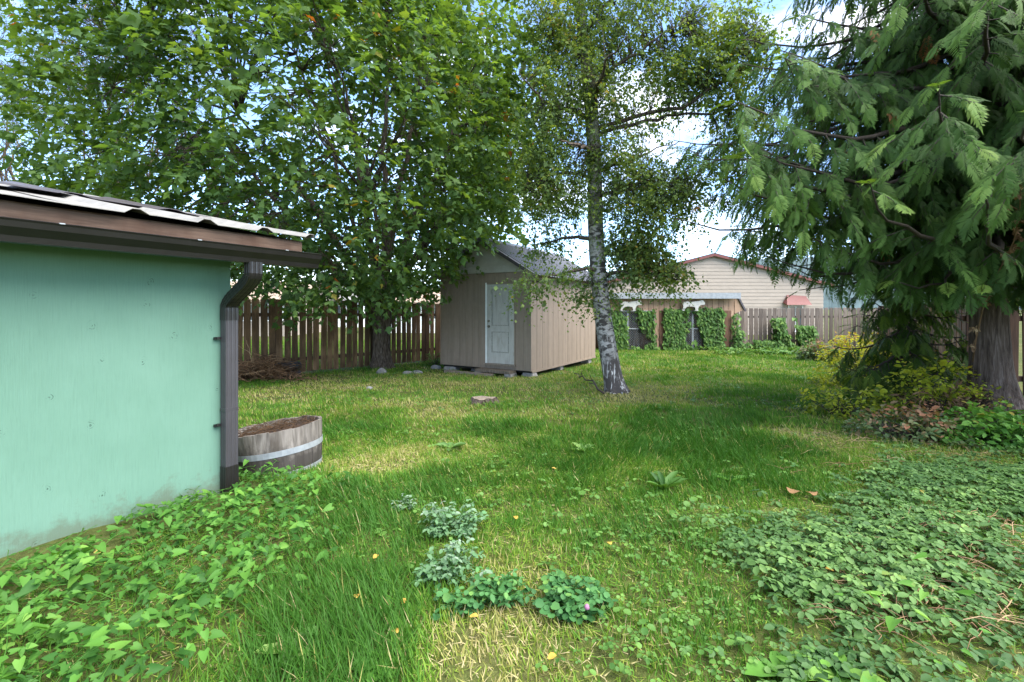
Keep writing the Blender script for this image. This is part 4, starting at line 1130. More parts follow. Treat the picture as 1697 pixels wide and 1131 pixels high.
def willow(px, d, label, crown, lean, seed, r0=.22, n=900):
    b = np.array([(px - CX) / F * d, d, 0.0]); b[2] = float(gz(b[0], b[1])) - .05
    root = thing('willow_tree', b, label, 'tree', 'twisted thin leaved trees beyond the fence')
    P = [b + [lean * t * t, 0, t * 6.5] + np.array([.12 * math.sin(t * 9 + seed), .1 * math.cos(t * 7), 0]) for t in np.linspace(0, 1, 9)]
    trunk_mesh('trunk', P, np.linspace(r0, .09, 9), MAT['maple_bark'], root, 16, .05, (.5, .4, 5), 2, seed, 4)
    C = pt(*crown[:3]); Rr = np.array(crown[3]); nodes = []
    P = np.array(P)
    for k in range(22):
        e = C + norm(rng.normal(size=3)) * Rr * rng.uniform(.6, 1.0); st = P[rng.integers(4, 9)]
        Q = wobble_path(st, e, 14, .16, .25, seed * 100 + k); g = Geo(); g.tube(Q, np.linspace(.06, .01, 14), 6); g.build('limb', MAT['maple_bark'], root, True); nodes.append(Q[3:])
    nodes = np.concatenate(nodes)
    q = C + rand_dirs(n) * (rng.random(n) ** .4)[:, None] * Rr
    g = Geo(); j = nearest(nodes, q)
    for k in range(n):
        g.tube(wobble_path(nodes[j[k]], q[k], 8, .09, -.05, k + seed * 1000), np.linspace(.013, .004, 8), 3, cap=False)
    g.build('branches', MAT['twig'], root, True)
    dd = norm(rng.normal(size=q.shape) - UP * .6); lg = Geo()
    sprays(lg, T_NARROW, q, dd, 12, .8, .13, lambda p_: np.clip(.3 + .5 * noise3(p_, .9, 3) + rng.normal(size=len(p_)) * .2, 0, 1), .9, .5)
    lg.build('crown', MAT['willow_leaf'], root)
willow(205, 21, 'twisted willow behind the maple above the green outbuilding roof', (180, 130, 21, (5.4, 3.0, 4.6)), -.6, 2, .24, 1500)
willow(15, 25, 'sparse thin tree at the far left edge of the view', (-10, 210, 25, (3.2, 2.6, 4.2)), .2, 5, .2, 520)

# ------------------------------------------------------------------ cedars
def cedar(name, base, label, H, rad_fn, n_br, z0, trunk_R, mat, fr_size, tint_lo, tint_hi, seed, lean=(0, 0), step=.26, upturn=.35, keep_fn=None, bark='cedar_bark', group=None):
    r = np.random.default_rng(seed)
    root = thing(name, base, label, 'tree', group)
    base = np.asarray(base, float)
    hs = np.concatenate([[0, .03, .07, .13, .2], np.linspace(.3, 1, 8)])
    P = np.array([base + [lean[0] * h, lean[1] * h, H * h] for h in hs])
    R = trunk_R * np.array([1.0, .93, .85, .78, .72, .66, .58, .5, .41, .31, .21, .12, .03])
    trunk_mesh('trunk', P, R, MAT[bark], root, 40, .09, (1.0, .6, 4), 5, seed, 8)
    bg = Geo(); LOC = []; DIR = []; UPV = []; SZ = []; TN = []
    for k in range(n_br):
        h = z0 + (H - z0 - .3) * (k / n_br) ** 1.35
        az = k * 2.39996 + r.uniform(-.35, .35)
        L = rad_fn(h, az) * r.uniform(.78, 1.1)
        if L < .25: continue
        st = base + [lean[0] * h / H, lean[1] * h / H, h]; hd = np.array([math.cos(az), math.sin(az), 0]); sd = np.array([-hd[1], hd[0], 0])
        t = np.linspace(0, 1, 12); bend = r.uniform(-.12, .12)
        z = -upturn * L * np.sin(t * math.pi * .62) * .55 + .10 * L * t ** 3
        Q = st + hd * (t * L)[:, None] + UP * z[:, None] + sd * (bend * L * t ** 2)[:, None] + np.cumsum(r.normal(size=(12, 3)) * .012 * L, axis=0)
        nq = 12
        if keep_fn is not None:
            bad = np.nonzero(~keep_fn(Q - UP * .12))[0]; bad = bad[bad > 2]
            if len(bad): nq = int(bad[0])
        if nq < 4: continue
        bg.tube(Q[:nq], np.linspace(.012 + .011 * L, .006, 12)[:nq] * np.linspace(1, 12 / max(nq, 12) * (.35 if nq < 12 else 1), nq), 6, cap=False)
        # side branchlets
        nb = int(L * .86 / step) * 2
        for m_ in range(nb):
            tt = .06 + .94 * (m_ + r.random()) / nb; i = min(10, int(tt * 11)); f = tt * 11 - i; o = Q[i] * (1 - f) + Q[i + 1] * f
            if tt * 11 > nq - 1: continue
            s = 1 if m_ % 2 else -1
            fw = norm(Q[i + 1] - Q[i]); dd = norm(fw * r.uniform(.35, .8) + sd * s * r.uniform(.4, 1.0) - UP * r.uniform(.25, 1.0))
            bl = r.uniform(.45, 1.0) * min(1, L / 2.2) * (1.1 - .45 * tt)
            e = o + dd * bl - UP * .25 * bl
            if keep_fn is not None and not keep_fn(np.array([e]))[0]: continue
            bg.tube([o, (o + e) / 2 + UP * .05 * bl, e], [.009, .006, .003], 3, cap=False)
            nf = max(2, int(bl / .086))
            for w in range(nf):
                u_ = (w + .7) / nf; q = o * (1 - u_) + e * u_ + UP * .1 * bl * math.sin(u_ * math.pi)
                s2 = 1 if w % 2 else -1; sd2 = norm(np.cross(dd, UP))
                LOC.append(q); DIR.append(dd * .75 + sd2 * s2 * .55 * (1 - u_ * .7) - UP * r.uniform(.05, .85)); UPV.append(UP * .9 + fw * .35 + r.normal(size=3) * .25)
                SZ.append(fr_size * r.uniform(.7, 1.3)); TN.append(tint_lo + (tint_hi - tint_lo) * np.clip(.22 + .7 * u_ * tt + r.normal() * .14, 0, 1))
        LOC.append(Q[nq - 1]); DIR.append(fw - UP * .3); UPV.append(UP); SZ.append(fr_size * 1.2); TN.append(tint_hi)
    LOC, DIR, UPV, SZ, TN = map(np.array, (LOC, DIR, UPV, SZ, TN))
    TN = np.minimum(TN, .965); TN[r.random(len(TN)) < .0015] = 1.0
    gzv = gz(LOC[:, 0], LOC[:, 1]); ok = LOC[:, 2] > gzv + .25
    if keep_fn is not None: ok &= keep_fn(LOC)
    LOC, DIR, UPV, SZ, TN = LOC[ok], DIR[ok], UPV[ok], SZ[ok], TN[ok]
    bg.build('branches', MAT['twig'], root, True)
    g = Geo(); sel = r.integers(0, len(FRONDS), len(LOC))
    M = frames(DIR, UPV)
    far = (LOC[:, 2] > CAMZ + .70 * LOC[:, 1]) | (LOC[:, 1] > base[1] + 1.3) | (LOC[:, 0] > 1.15 * LOC[:, 1])
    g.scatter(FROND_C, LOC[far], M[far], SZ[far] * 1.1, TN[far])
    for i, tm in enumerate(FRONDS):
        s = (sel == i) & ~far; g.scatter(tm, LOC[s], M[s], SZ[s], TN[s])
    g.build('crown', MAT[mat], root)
    print(name, 'fronds', len(LOC))
    return root

b = gnd(1648, 698); b[2] -= .08
def rad_big(h, az):
    base_r = np.interp(h, [1.5, 2.4, 3.3, 5.0, 7, 8.6, 9.8], [1.5, 3.2, 4.3, 3.5, 2.6, 1.3, .2])
    return base_r
big = cedar('cedar_tree', b, 'big western cedar with drooping fronds and thick ridged trunk', 9.8, rad_big, 180, 1.9, .275, 'cedar', .245, 0.0, .95, 5, (-.25, .3), .235, keep_fn=lambda q: q[:, 2] > np.interp(np.hypot(q[:, 0] - b[0], q[:, 1] - b[1]), [0, .9, 2.2, 3.2, 4.4], [1.9, 1.45, 1.5, 2.05, 2.6]))
b2 = gnd(1492, 668); b2[2] -= .05
def rad_small(h, az): return np.interp(h, [.2, .5, 1.2, 2.2, 2.9], [.6, .95, .95, .65, .12])
cedar('cedar_tree', b2, 'small bushy cedar drooping to the ground behind yellow shrubs', 3.0, rad_small, 46, .35, .09, 'young_cedar', .25, 0.1, 1.0, 9, (.05, 0), .16, .55)

# ------------------------------------------------------------------ planting areas on the ground
def poly_world(pxs): return np.array([gnd(a, b_)[:2] for a, b_ in pxs])
def inside(poly, x, y):
    c = np.zeros(len(x), bool); n = len(poly); j = n - 1
    for i in range(n):
        xi, yi = poly[i]; xj, yj = poly[j]
        hit = ((yi > y) != (yj > y)) & (x < (xj - xi) * (y - yi) / (yj - yi + 1e-12) + xi)
        c ^= hit; j = i
    return c
BIND = poly_world([(-400, 1100), (-150, 985), (0, 945), (250, 862), (375, 800), (390, 812), (430, 806), (530, 806), (560, 850), (520, 900), (480, 960), (430, 1010), (340, 1060), (250, 1150), (100, 1300), (-400, 1300)])
COVER = poly_world([(1235, 900), (1260, 850), (1340, 835), (1420, 800), (1490, 770), (1580, 750), (1660, 715), (1760, 690), (2000, 760), (2100, 1000), (2000, 1300), (1360, 1300), (1300, 1131), (1270, 1040), (1250, 960)])
CLOV = poly_world([(1000, 900), (1120, 850), (1250, 860), (1270, 960), (1300, 1080), (1360, 1300), (1000, 1300), (960, 1100), (900, 1000)])
YARD = np.array([(-3.2, -0.6), (-1.96, 3.9), (-4.6, 4.7), (-7.6, 9.8), (-5.3, 12.4), (-1.0, 17.6), (1.0, 20.8), (16.0, 20.4), (9.0, 9.2), (11.5, 8.3), (9, -0.6)])
SHED = np.array([(0.469, 11.636), (0.469 - .854 * 2.86, 11.636 + .5206 * 2.86), (0.469 - .854 * 2.86 + .5206 * 4.3, 11.636 + .5206 * 2.86 + .854 * 4.3), (0.469 + .5206 * 4.3, 11.636 + .854 * 4.3)])

DRY = [(640, 772, .9, .8), (800, 1065, .55, .9), (700, 1090, .35, .6), (560, 640, 2.2, .6), (770, 640, 2.5, .55), (1060, 660, 1.0, 1.7), (930, 640, 1.2, .5), (1000, 605, 2.0, .5), (1310, 720, .5, .9), (640, 985, .3, .7), (1060, 780, .5, .5), (440, 660, 1.0, .6), (860, 690, 1.0, .4), (420, 1050, .3, .8), (840, 985, .25, .5), (1500, 730, .8, .8), (1560, 690, .8, .9), (820, 625, 1.5, .7), (1130, 640, 1.0, .5), (690, 690, .8, .4)]
LUSH = [(820, 716, .5), (1150, 705, .8), (590, 860, .6), (1180, 780, .7), (1060, 730, .7), (560, 720, .5), (600, 1000, .4), (530, 1060, .4), (950, 765, .6), (730, 790, .5), (1250, 745, .6), (600, 1100, .3)]
DRYW = [(gnd(a, b_)[:2], s, w) for a, b_, s, w in DRY]; LUSHW = [(gnd(a, b_)[:2], s) for a, b_, s in LUSH]
def dryness(x, y):
    d = .27 + 1.1 * (fbm(x * .9, y * .9, 21, 4) - .5) + .35 * (vnoise(x * 3.5, y * 3.5, 33) - .5)
    for c_, s, w in DRYW: d = d + w * .55 * np.exp(-((x - c_[0]) ** 2 + (y - c_[1]) ** 2) / s ** 2)
    for c_, s in LUSHW: d = d - .45 * np.exp(-((x - c_[0]) ** 2 + (y - c_[1]) ** 2) / s ** 2)
    return d
def lush(x, y):
    d = .9 * (fbm(x * 1.1, y * 1.1, 55, 3) - .5)
    for c_, s in LUSHW: d = d + .8 * np.exp(-((x - c_[0]) ** 2 + (y - c_[1]) ** 2) / s ** 2)
    return d

def edge_jitter(x, y):
    w = .6 * (fbm(x * 1.8, y * 1.8, 101, 3) - .5); v_ = .6 * (fbm(x * 1.8 + 40, y * 1.8, 102, 3) - .5)
    return x + w + rng.normal(size=len(x)) * .11, y + v_ + rng.normal(size=len(x)) * .11

def lawn():
    g = Geo()
    T3 = (np.array([(-.5, 0, 0), (.5, 0, 0), (.42, 0, .55), (-.42, 0, .55), (0, 0, 1.0)]), [(0, 1, 2, 3), (3, 2, 4)])
    T1 = (np.array([(-.5, 0, 0), (.5, 0, 0), (0, 0, 1.0)]), [(0, 1, 2)])
    for (y0, y1, dens, tm, wd, hs) in ((1.5, 3.2, 5200, T3, .0048, .85), (3.2, 5.2, 3400, T3, .0056, .9), (5.2, 8.0, 1700, T3, .008, .95), (8.0, 12.5, 900, T1, .014, 1.0), (12.5, 21.0, 420, T1, .022, 1.05)):
        x0, x1 = -1.15 * y1 - .4, 1.15 * y1 + .4
        N = int((x1 - x0) * (y1 - y0) * dens)
        x = rng.uniform(x0, x1, N); y = rng.uniform(y0, y1, N)
        ok = (np.abs(x) < 1.13 * y + .3) & inside(YARD, x, y) & ~inside(SHED, x, y)
        jx, jy = edge_jitter(x, y); cov = inside(COVER, jx, jy); bnd = inside(BIND, jx, jy); clv = inside(CLOV, jx, jy)
        pr = np.where(cov, .16, np.where(bnd, .28, np.where(clv, .6, 1.0)))
        dr = dryness(x, y); lu = lush(x, y)
        clump = fbm(x * 5, y * 5, 91, 2)
        clump = np.clip((clump - .5) * 1.7 + .5, 0, 1); med = fbm(x * 2.3, y * 2.3, 95, 3); lu = lu + 1.3 * (med - .5)
        pr = pr * np.clip(1.05 - .3 * np.clip(dr - .45, 0, 1), .5, 1) * np.clip(.45 + 1.1 * clump, .4, 1)
        ok &= rng.random(N) < pr
        x, y, dr, lu, clump = x[ok], y[ok], dr[ok], lu[ok], clump[ok]; n = len(x)
        z = gz(x, y) - .004
        hgt = hs * (.036 + .042 * clump + .075 * np.clip(lu, 0, 1.2)) * rng.uniform(.55, 1.45, n) * np.where(dr > .6, .75, 1.0)
        a = rng.uniform(0, 2 * np.pi, n); flow = 2 * np.pi * fbm(x * .7, y * .7, 14, 2)
        ln = rng.uniform(.15, .95, n) + .35 * np.clip(lu, 0, 1)
        lean = np.stack([np.cos(flow + rng.normal(size=n) * 1.1), np.sin(flow + rng.normal(size=n) * 1.1), np.zeros(n)], 1) * ln[:, None]
        axis_z = norm(lean + UP)
        sx_ = np.stack([np.cos(a), np.sin(a), np.zeros(n)], 1); sx_ = norm(sx_ - axis_z * (sx_ * axis_z).sum(1, keepdims=True)); ay = np.cross(axis_z, sx_)
        M = np.stack([sx_, ay, axis_z], -1)
        tint = np.clip(.09 + .62 * np.clip(dr, 0, 1.1) - .20 * np.clip(lu, -.5, 1) - .16 * (clump - .5) + rng.normal(size=n) * .13, 0, 1)
        straw = rng.random(n) < np.clip(.07 + .6 * (dr - .35) - .25 * lu, .02, .65); tint[straw] = rng.uniform(.72, 1, straw.sum())
        size = np.stack([np.full(n, wd) * rng.uniform(.7, 1.4, n), np.full(n, 1.0), hgt], 1)
        if tm is T3:
            # bend: tip leans further
            tv = tm[0].copy(); tv[4, 1] = .012; tv = (tv, tm[1]); g.scatter(tv, np.stack([x, y, z], 1), M, size, tint)
        else: g.scatter(tm, np.stack([x, y, z], 1), M, size, tint)
    N = 150000; x = rng.uniform(-6.5, 6.5, N); y = 1.6 + 4.4 * rng.random(N) ** .8; ok = (np.abs(x) < 1.12 * y + .2) & inside(YARD, x, y); x, y = x[ok], y[ok]; n = len(x)
    a = rng.uniform(0, 6.28, n); dv = np.stack([np.cos(a), np.sin(a), rng.uniform(-.05, .35, n)], 1); dr = dryness(x, y)
    M = frames(dv, UP + rng.normal(size=(n, 3)) * .4)[:, :, [0, 2, 1]]
    g.scatter(T1, np.stack([x, y, gz(x, y) + rng.uniform(.002, .014, n)], 1), M, np.stack([rng.uniform(.003, .007, n), np.ones(n), rng.uniform(.025, .07, n)], 1), np.clip(.35 + .5 * dr + rng.normal(size=n) * .25, .05, 1))
    o = g.build('lawn_grass', MAT['grass']); tag(o, 'patchy green and straw coloured lawn grass', 'grass', kind='stuff')
    print('grass verts', g.nv)
    # neighbours' grass beyond the fences
    g = Geo(); N = 26000
    x = rng.uniform(-16, -1, N); y = rng.uniform(9, 26, N); ok = (y - 12.3) * .64 - (x + 5.39) * .768 > .3
    x, y = x[ok], y[ok]; n = len(x); z = gz(x, y)
    M = np.tile(np.eye(3), (n, 1, 1)); ang = rng.uniform(0, 6.28, n); M[:, 0, 0] = np.cos(ang); M[:, 1, 0] = np.sin(ang); M[:, 0, 1] = -np.sin(ang); M[:, 1, 1] = np.cos(ang)
    g.scatter(T1, np.stack([x, y, z], 1), M, np.stack([np.full(n, .03), np.ones(n), rng.uniform(.06, .14, n)], 1), np.clip(rng.normal(.4, .12, n), 0, .7))
    tag(g.build('neighbour_grass', MAT['grass']), 'green grass of the yard beyond the brown fence', 'grass', kind='stuff')
lawn()

def scatter_poly(poly, dens):
    x0, y0 = poly.min(0); x1, y1 = poly.max(0); N = int((x1 - x0) * (y1 - y0) * dens)
    x = rng.uniform(x0 - .3, x1 + .3, N); y = rng.uniform(y0 - .3, y1 + .3, N)
    jx, jy = edge_jitter(x, y); ok = inside(poly, jx, jy) & (y > 1.2) & (np.abs(x) < 1.2 * y + .5)
    return x[ok], y[ok]

def compass(n, tilt):
    a = rng.uniform(0, 2 * np.pi, n); return np.stack([np.cos(a), np.sin(a), tilt], 1)

def bindweed():
    g = Geo(); x, y = scatter_poly(BIND, 1700)
    # thin out near its open edge, dense against the wall
    wall_d = (x * NN[0] + y * NN[1]) + 3.82
    ok = (wall_d > .05) | (y > 3.85)
    dn = fbm(x * 2.2, y * 2.2, 61, 3)
    ok &= rng.random(len(x)) < np.clip(2.2 * dn - .25 - .3 * np.clip(wall_d - .7, 0, 2), .04, 1)
    x, y, dn = x[ok], y[ok], dn[ok]; n = len(x)
    h = .03 + .20 * np.clip(dn * 1.5 - .3, .05, 1) * rng.random(n)
    z = gz(x, y) + h
    d = compass(n, rng.uniform(-.55, .15, n)); up = UP + rng.normal(size=(n, 3)) * .35 + np.array([.1, -.25, 0])
    sz = np.minimum(.038 * np.exp(rng.normal(size=n) * .38), .068)
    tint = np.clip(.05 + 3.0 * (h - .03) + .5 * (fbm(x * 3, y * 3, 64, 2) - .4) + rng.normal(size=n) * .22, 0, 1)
    tint = np.minimum(tint, .98); tint[rng.random(n) < .002] = 1
    g.scatter(T_HEART, np.stack([x, y, z], 1), frames(d, up), np.stack([sz * .95, sz, sz], 1), tint)
    # runners
    for i in range(260):
        k = rng.integers(0, n); a = rng.uniform(0, 6.28); q = np.array([x[k], y[k], z[k] - .03])
        P = wobble_path(q, q + [math.cos(a) * .25, math.sin(a) * .25, rng.uniform(-.06, .05)], 5, .015, .03, i); g.tube(P, [.002] * 5, 3, .4, cap=False)
    tag(g.build('bindweed', MAT['bindweed']), 'bindweed sprawling along the foot of the green wall', 'ground cover', kind='stuff')
bindweed()

def compound(g, x, y, h, size, nl, tmpl, tint, spread=.6, stem=True):
    n = len(x); z = gz(x, y) + h
    a0 = rng.uniform(0, 2 * np.pi, n); tl = rng.normal(size=(n, 3)) * .22
    for i in range(nl):
        a = a0 + (i - (nl - 1) / 2) * (2 * math.pi / (nl + .6))
        d = np.stack([np.cos(a), np.sin(a), rng.uniform(-.35, .1, n)], 1)
        s = size * rng.uniform(.8, 1.2, n)
        g.scatter(tmpl, np.stack([x, y, z], 1) + d * (.15 * s)[:, None], frames(d, UP + tl + rng.normal(size=(n, 3)) * .12), s, np.clip(tint + rng.normal(size=n) * .08, 0, 1))

def cover():
    g = Geo(); x, y = scatter_poly(COVER, 1150)
    dn = fbm(x * 1.6 + 3, y * 1.6, 71, 3)
    gap = fbm(x * 1.1 + 7, y * 1.1, 75, 2)
    ok = rng.random(len(x)) < np.clip(2.4 * dn - .5 - np.clip((gap - .52) * 6, 0, 1), .04, 1)
    x, y, dn = x[ok], y[ok], dn[ok]; n = len(x)
    h = .025 + .13 * np.clip(dn - .15, 0, 1) * rng.uniform(.2, 1.3, n)
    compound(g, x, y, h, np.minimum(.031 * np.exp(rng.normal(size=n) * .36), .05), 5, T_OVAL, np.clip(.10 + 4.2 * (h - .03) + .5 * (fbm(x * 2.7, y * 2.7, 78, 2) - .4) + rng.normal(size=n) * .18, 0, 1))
    tag(g.build('ground_cover', MAT['cover']), 'blue green leafy ground cover below the big cedar', 'ground cover', kind='stuff')
    # paler heart leaves poking through
    g = Geo(); pl = poly_world([(1400, 980), (1620, 1000), (1760, 1131), (1700, 1300), (1380, 1300), (1340, 1060)]); x, y = scatter_poly(pl, 110); n = len(x)
    z = gz(x, y) + rng.uniform(.10, .19, n); sz = .050 * np.exp(rng.normal(size=n) * .3)
    g.scatter(T_HEART, np.stack([x, y, z], 1), frames(compass(n, rng.uniform(-.4, .1, n)), UP + rng.normal(size=(n, 3)) * .3), np.stack([sz * .8, sz, sz], 1), rng.uniform(.5, 1, n))
    tag(g.build('pale_bindweed', MAT['bindweed']), 'paler bindweed leaves growing over the ground cover', 'ground cover', kind='stuff')
    # clover in the lawn
    g = Geo(); x, y = scatter_poly(CLOV, 700); dn = fbm(x * 1.7, y * 1.7, 85, 3); ok = rng.random(len(x)) < np.clip(2.2 * dn - .45, .02, 1); x, y = x[ok], y[ok]; n = len(x)
    compound(g, x, y, rng.uniform(.02, .065, n), np.full(n, .019) * np.exp(rng.normal(size=n) * .25), 3, T_ROUND, rng.uniform(.1, .9, n))
    X2 = rng.uniform(-7, 8, 5200); Y2 = rng.uniform(2.5, 14, 5200); ok = (np.abs(X2) < 1.05 * Y2) & inside(YARD, X2, Y2) & ~inside(SHED, X2, Y2) & ~inside(COVER, X2, Y2) & ~inside(BIND, X2, Y2) & (fbm(X2 * .9, Y2 * .9, 88) > .52)
    x, y = X2[ok], Y2[ok]; n = len(x); compound(g, x, y, rng.uniform(.02, .07, n), np.full(n, .026) * np.exp(rng.normal(size=n) * .3), 3, T_ROUND, rng.uniform(0, .9, n))
    tag(g.build('lawn_clover', MAT['clover']), 'tiny clover leaves mixed into the lawn', 'clover', kind='stuff')
    # straw and sticks on the bare soil
    g = Geo()
    for i in range(420):
        if i < 300: q = gnd(rng.uniform(1380, 1697), rng.uniform(860, 1060))
        else: q = gnd(rng.uniform(1290, 1640), rng.uniform(690, 790))
        a = rng.uniform(0, 6.28); L = rng.uniform(.06, .3); g.tube(wobble_path(q + UP * .03, q + [math.cos(a) * L, math.sin(a) * L, .03 + rng.uniform(-.01, .05)], 4, .012, .01, i), [.0025, .0025, .002, .001], 3, rng.uniform(.3, 1), cap=False)
    tag(g.build('dry_litter', MAT['dry']), 'dry stalks and straw scattered among the ground cover', 'plant litter', kind='stuff')
cover()

# ------------------------------------------------------------------ individual plants
def clump_plant(name, px, py, label, mat, tmpl, radius, height, nstem, leaves, size, tlo, thi, nl=3, cat='plant', group=None, flower=False):
    c = gnd(px, py); root = thing(name, c, label, cat, group)
    gs = Geo(); gl = Geo(); X = []; H = []
    for i in range(nstem):
        a = rng.uniform(0, 6.28); rr = radius * math.sqrt(rng.random()); e = c + np.array([math.cos(a) * rr, math.sin(a) * rr, height * rng.uniform(.45, 1.05) * (1 - .45 * (rr / radius) ** 2)])
        st = c + (e - c) * [.25, .25, 0]; P = wobble_path(st, e, 5, .012, 0, i); gs.tube(P, [.004, .0035, .003, .0025, .002], 4, .3, cap=False)
        for k in range(leaves):
            u_ = 1 - .75 * k / leaves; q = P[0] * (1 - u_) + P[-1] * u_ + rng.normal(size=3) * size * .5
            X.append(q)
    X = np.array(X); n = len(X); a0 = rng.uniform(0, 6.28, n); top = (X[:, 2] - c[2]) / height
    for i in range(nl):
        a = a0 + i * 2 * math.pi / nl if nl > 1 else a0
        d = np.stack([np.cos(a), np.sin(a), rng.uniform(-.4, .25, n)], 1); s = size * np.exp(rng.normal(size=n) * .22)
        gl.scatter(tmpl, X, frames(d, UP + rng.normal(size=(n, 3)) * .3), s, np.clip(tlo + (thi - tlo) * top + rng.normal(size=n) * .15, 0, 1))
    gs.build('stems', MAT['ivy'] if mat != 'low_shrub' else MAT['twig'], root); gl.build('foliage', MAT[mat], root)
    if flower:
        q = c + np.array([radius * .3, -radius * .75, height * .62]); g = Geo(); g.tube([q - UP * .012, q - UP * .006, q + UP * .004, q + UP * .013], [.004, .012, .013, .004], 8); g.build('flower_head', FLOWER, root, True)
    return root
FLOWER = plain_mat('pink_clover_flower', (0.30, 0.13, 0.22), 0.8)
clump_plant('clover_plant', 748, 890, 'silvery mildewed clover clump topped by the palest leaves', 'silver', T_OVAL, .21, .21, 46, 4, .029, .05, .95, cat='weed')
clump_plant('clover_plant', 745, 965, 'silvery green clover clump just below the palest one', 'silver', T_OVAL, .2, .18, 44, 4, .028, -.1, .8, cat='weed')
clump_plant('clover_plant', 770, 1010, 'rounded green clover clump in front of the silvery clumps', 'deep_clover', T_ROUND, .13, .10, 22, 3, .028, .0, .7, cat='weed')
clump_plant('clover_plant', 828, 1000, 'green leafy weed clump between the silvery and the dark clover', 'deep_clover', T_OVAL, .13, .14, 20, 4, .034, .1, .9, cat='weed')
clump_plant('clover_plant', 945, 1005, 'broad dark green clover clump with a pink flower head', 'deep_clover', T_ROUND, .19, .13, 46, 3, .030, .0, .8, cat='weed', flower=True)
clump_plant('clover_plant', 672, 845, 'tiny pale clover sprig left of the silvery clump', 'silver', T_OVAL, .09, .09, 14, 3, .026, .3, .9, cat='weed')
def rosette(px, py, label, n, L, w, mat, tl, th, lift=.6):
    c = gnd(px, py); root = thing('broadleaf_weed', c, label, 'weed')
    T = mirrored([(0, 0), (.10, .12), (.22, .45), (.18, .78), (0, 1)], -.25, .35)
    me_n = 0
    for i in range(n):
        a = i * 2.4 + rng.uniform(-.3, .3); d = np.array([[math.cos(a), math.sin(a), lift * rng.uniform(.6, 1.2)]]); g = Geo(); s = L * rng.uniform(.7, 1.15)
        g.scatter(T, np.array([c + UP * .01]), frames(d, UP[None] - d * .2), np.array([[s * w, s, s]]), np.array([rng.uniform(tl, th)])); g.build('leaf', MAT[mat], root)
rosette(1385, 1128, 'long leaved dock weed at the near edge of the ground cover', 7, .16, .9, 'bindweed', .3, 1)
rosette(1290, 1120, 'small dock weed just beside the long leaved one', 5, .14, 1.3, 'bindweed', .3, .9)
rosette(480, 1085, 'lone broadleaf weed in the dry grass below the bindweed', 6, .13, 1.2, 'cover', .4, 1)
rosette(1100, 815, 'dark upright weed in the long grass', 9, .2, .7, 'ivy', 0, .5, 1.3)
rosette(630, 1115, 'low broadleaf weed at the bottom of the lawn', 6, .10, 1.6, 'bindweed', .2, .6)
rosette(965, 750, 'pale tufted weed in the middle of the lawn', 9, .16, .9, 'cover', .5, 1, .9)
rosette(1210, 800, 'leafy weed at the edge of the long grass', 7, .15, 1.0, 'bindweed', .2, .8, .6)
rosette(748, 745, 'pale leafed weed on the lawn beyond the barrel', 7, .17, 1.0, 'cover', .4, .9, .8)

def shrub(name, px, py, label, mat, rx, ry, rz, n, nl, tmpl, size, tlo=0., thi=1., group=None, flat=.5, cat='shrub'):
    c = gnd(px, py); root = thing(name, c, label, cat, group)
    q = rand_dirs(n) * (rng.random(n) ** .45)[:, None]; q[:, 2] = np.abs(q[:, 2]) if flat >= .5 else q[:, 2]
    q = c + q * [rx, ry, rz] + UP * .04
    q = q[noise3(q, 2.2, int(px)) > .32]
    g = Geo()
    for k in range(0, len(q), 2): g.tube(wobble_path(c + (q[k] - c) * [.25, .25, 0], q[k], 5, .03, .02, k), [.009, .007, .006, .004, .002], 3, cap=False)
    g.build('stems', MAT['twig'], root)
    g = Geo(); d = norm(norm(q - c) * [1, 1, .5] + rng.normal(size=q.shape) * .5)
    sprays(g, tmpl, q, d, nl, .2, size, lambda p_: np.clip(tlo + (thi - tlo) * (.2 + .6 * (p_[:, 2] - c[2]) / rz + rng.normal(size=len(p_)) * .2), 0, 1), .9, .3)
    g.build('foliage', MAT[mat], root); return root
shrub('yellow_shrub', 1432, 640, 'yellow green shrub at the lawn edge before the grey fence', 'yellow_shrub', .95, .8, 1.15, 460, 9, T_OVAL, .06, .15, 1.1)
shrub('yellow_shrub', 1400, 690, 'low yellow green shoots spilling onto the lawn', 'yellow_shrub', .6, .5, .45, 150, 8, T_OVAL, .055, 0, .8)
shrub('yellow_shrub', 1548, 695, 'yellow leaved bramble under the small cedar', 'yellow_shrub', .8, .5, .75, 260, 8, T_OVAL, .055, -.2, .8)
shrub('dry_fern', 1560, 702, 'brown dry fern bush at the foot of the small cedar', 'dry', .5, .35, .42, 150, 9, T_NARROW, .075, .2, .7)
shrub('dry_fern', 1615, 700, 'withered brown stalks just left of the big cedar trunk', 'dry', .3, .3, .40, 90, 9, T_NARROW, .075, .1, .6)
shrub('low_shrub', 1505, 730, 'low green and bronze leaved shrub beneath the cedar', 'low_shrub', .62, .45, .30, 220, 8, T_OVAL, .05)
shrub('low_shrub', 1370, 597, 'rounded bronze green bush against the grey fence', 'low_shrub', .85, .5, .55, 260, 8, T_OVAL, .09)
shrub('low_shrub', 1640, 735, 'green leafy bush around the big cedar roots', 'bindweed', .75, .5, .30, 240, 8, T_OVAL, .055, 0, .8)
shrub('low_shrub', 1720, 740, 'green leafy bush at the right edge beside the cedar roots', 'bindweed', .7, .5, .32, 200, 8, T_OVAL, .055, 0, .8)
shrub('low_shrub', 722, 606, 'weedy shoots between the fence and the shed corner', 'clover', .35, .4, .35, 70, 7, T_OVAL, .05, .2, 1)

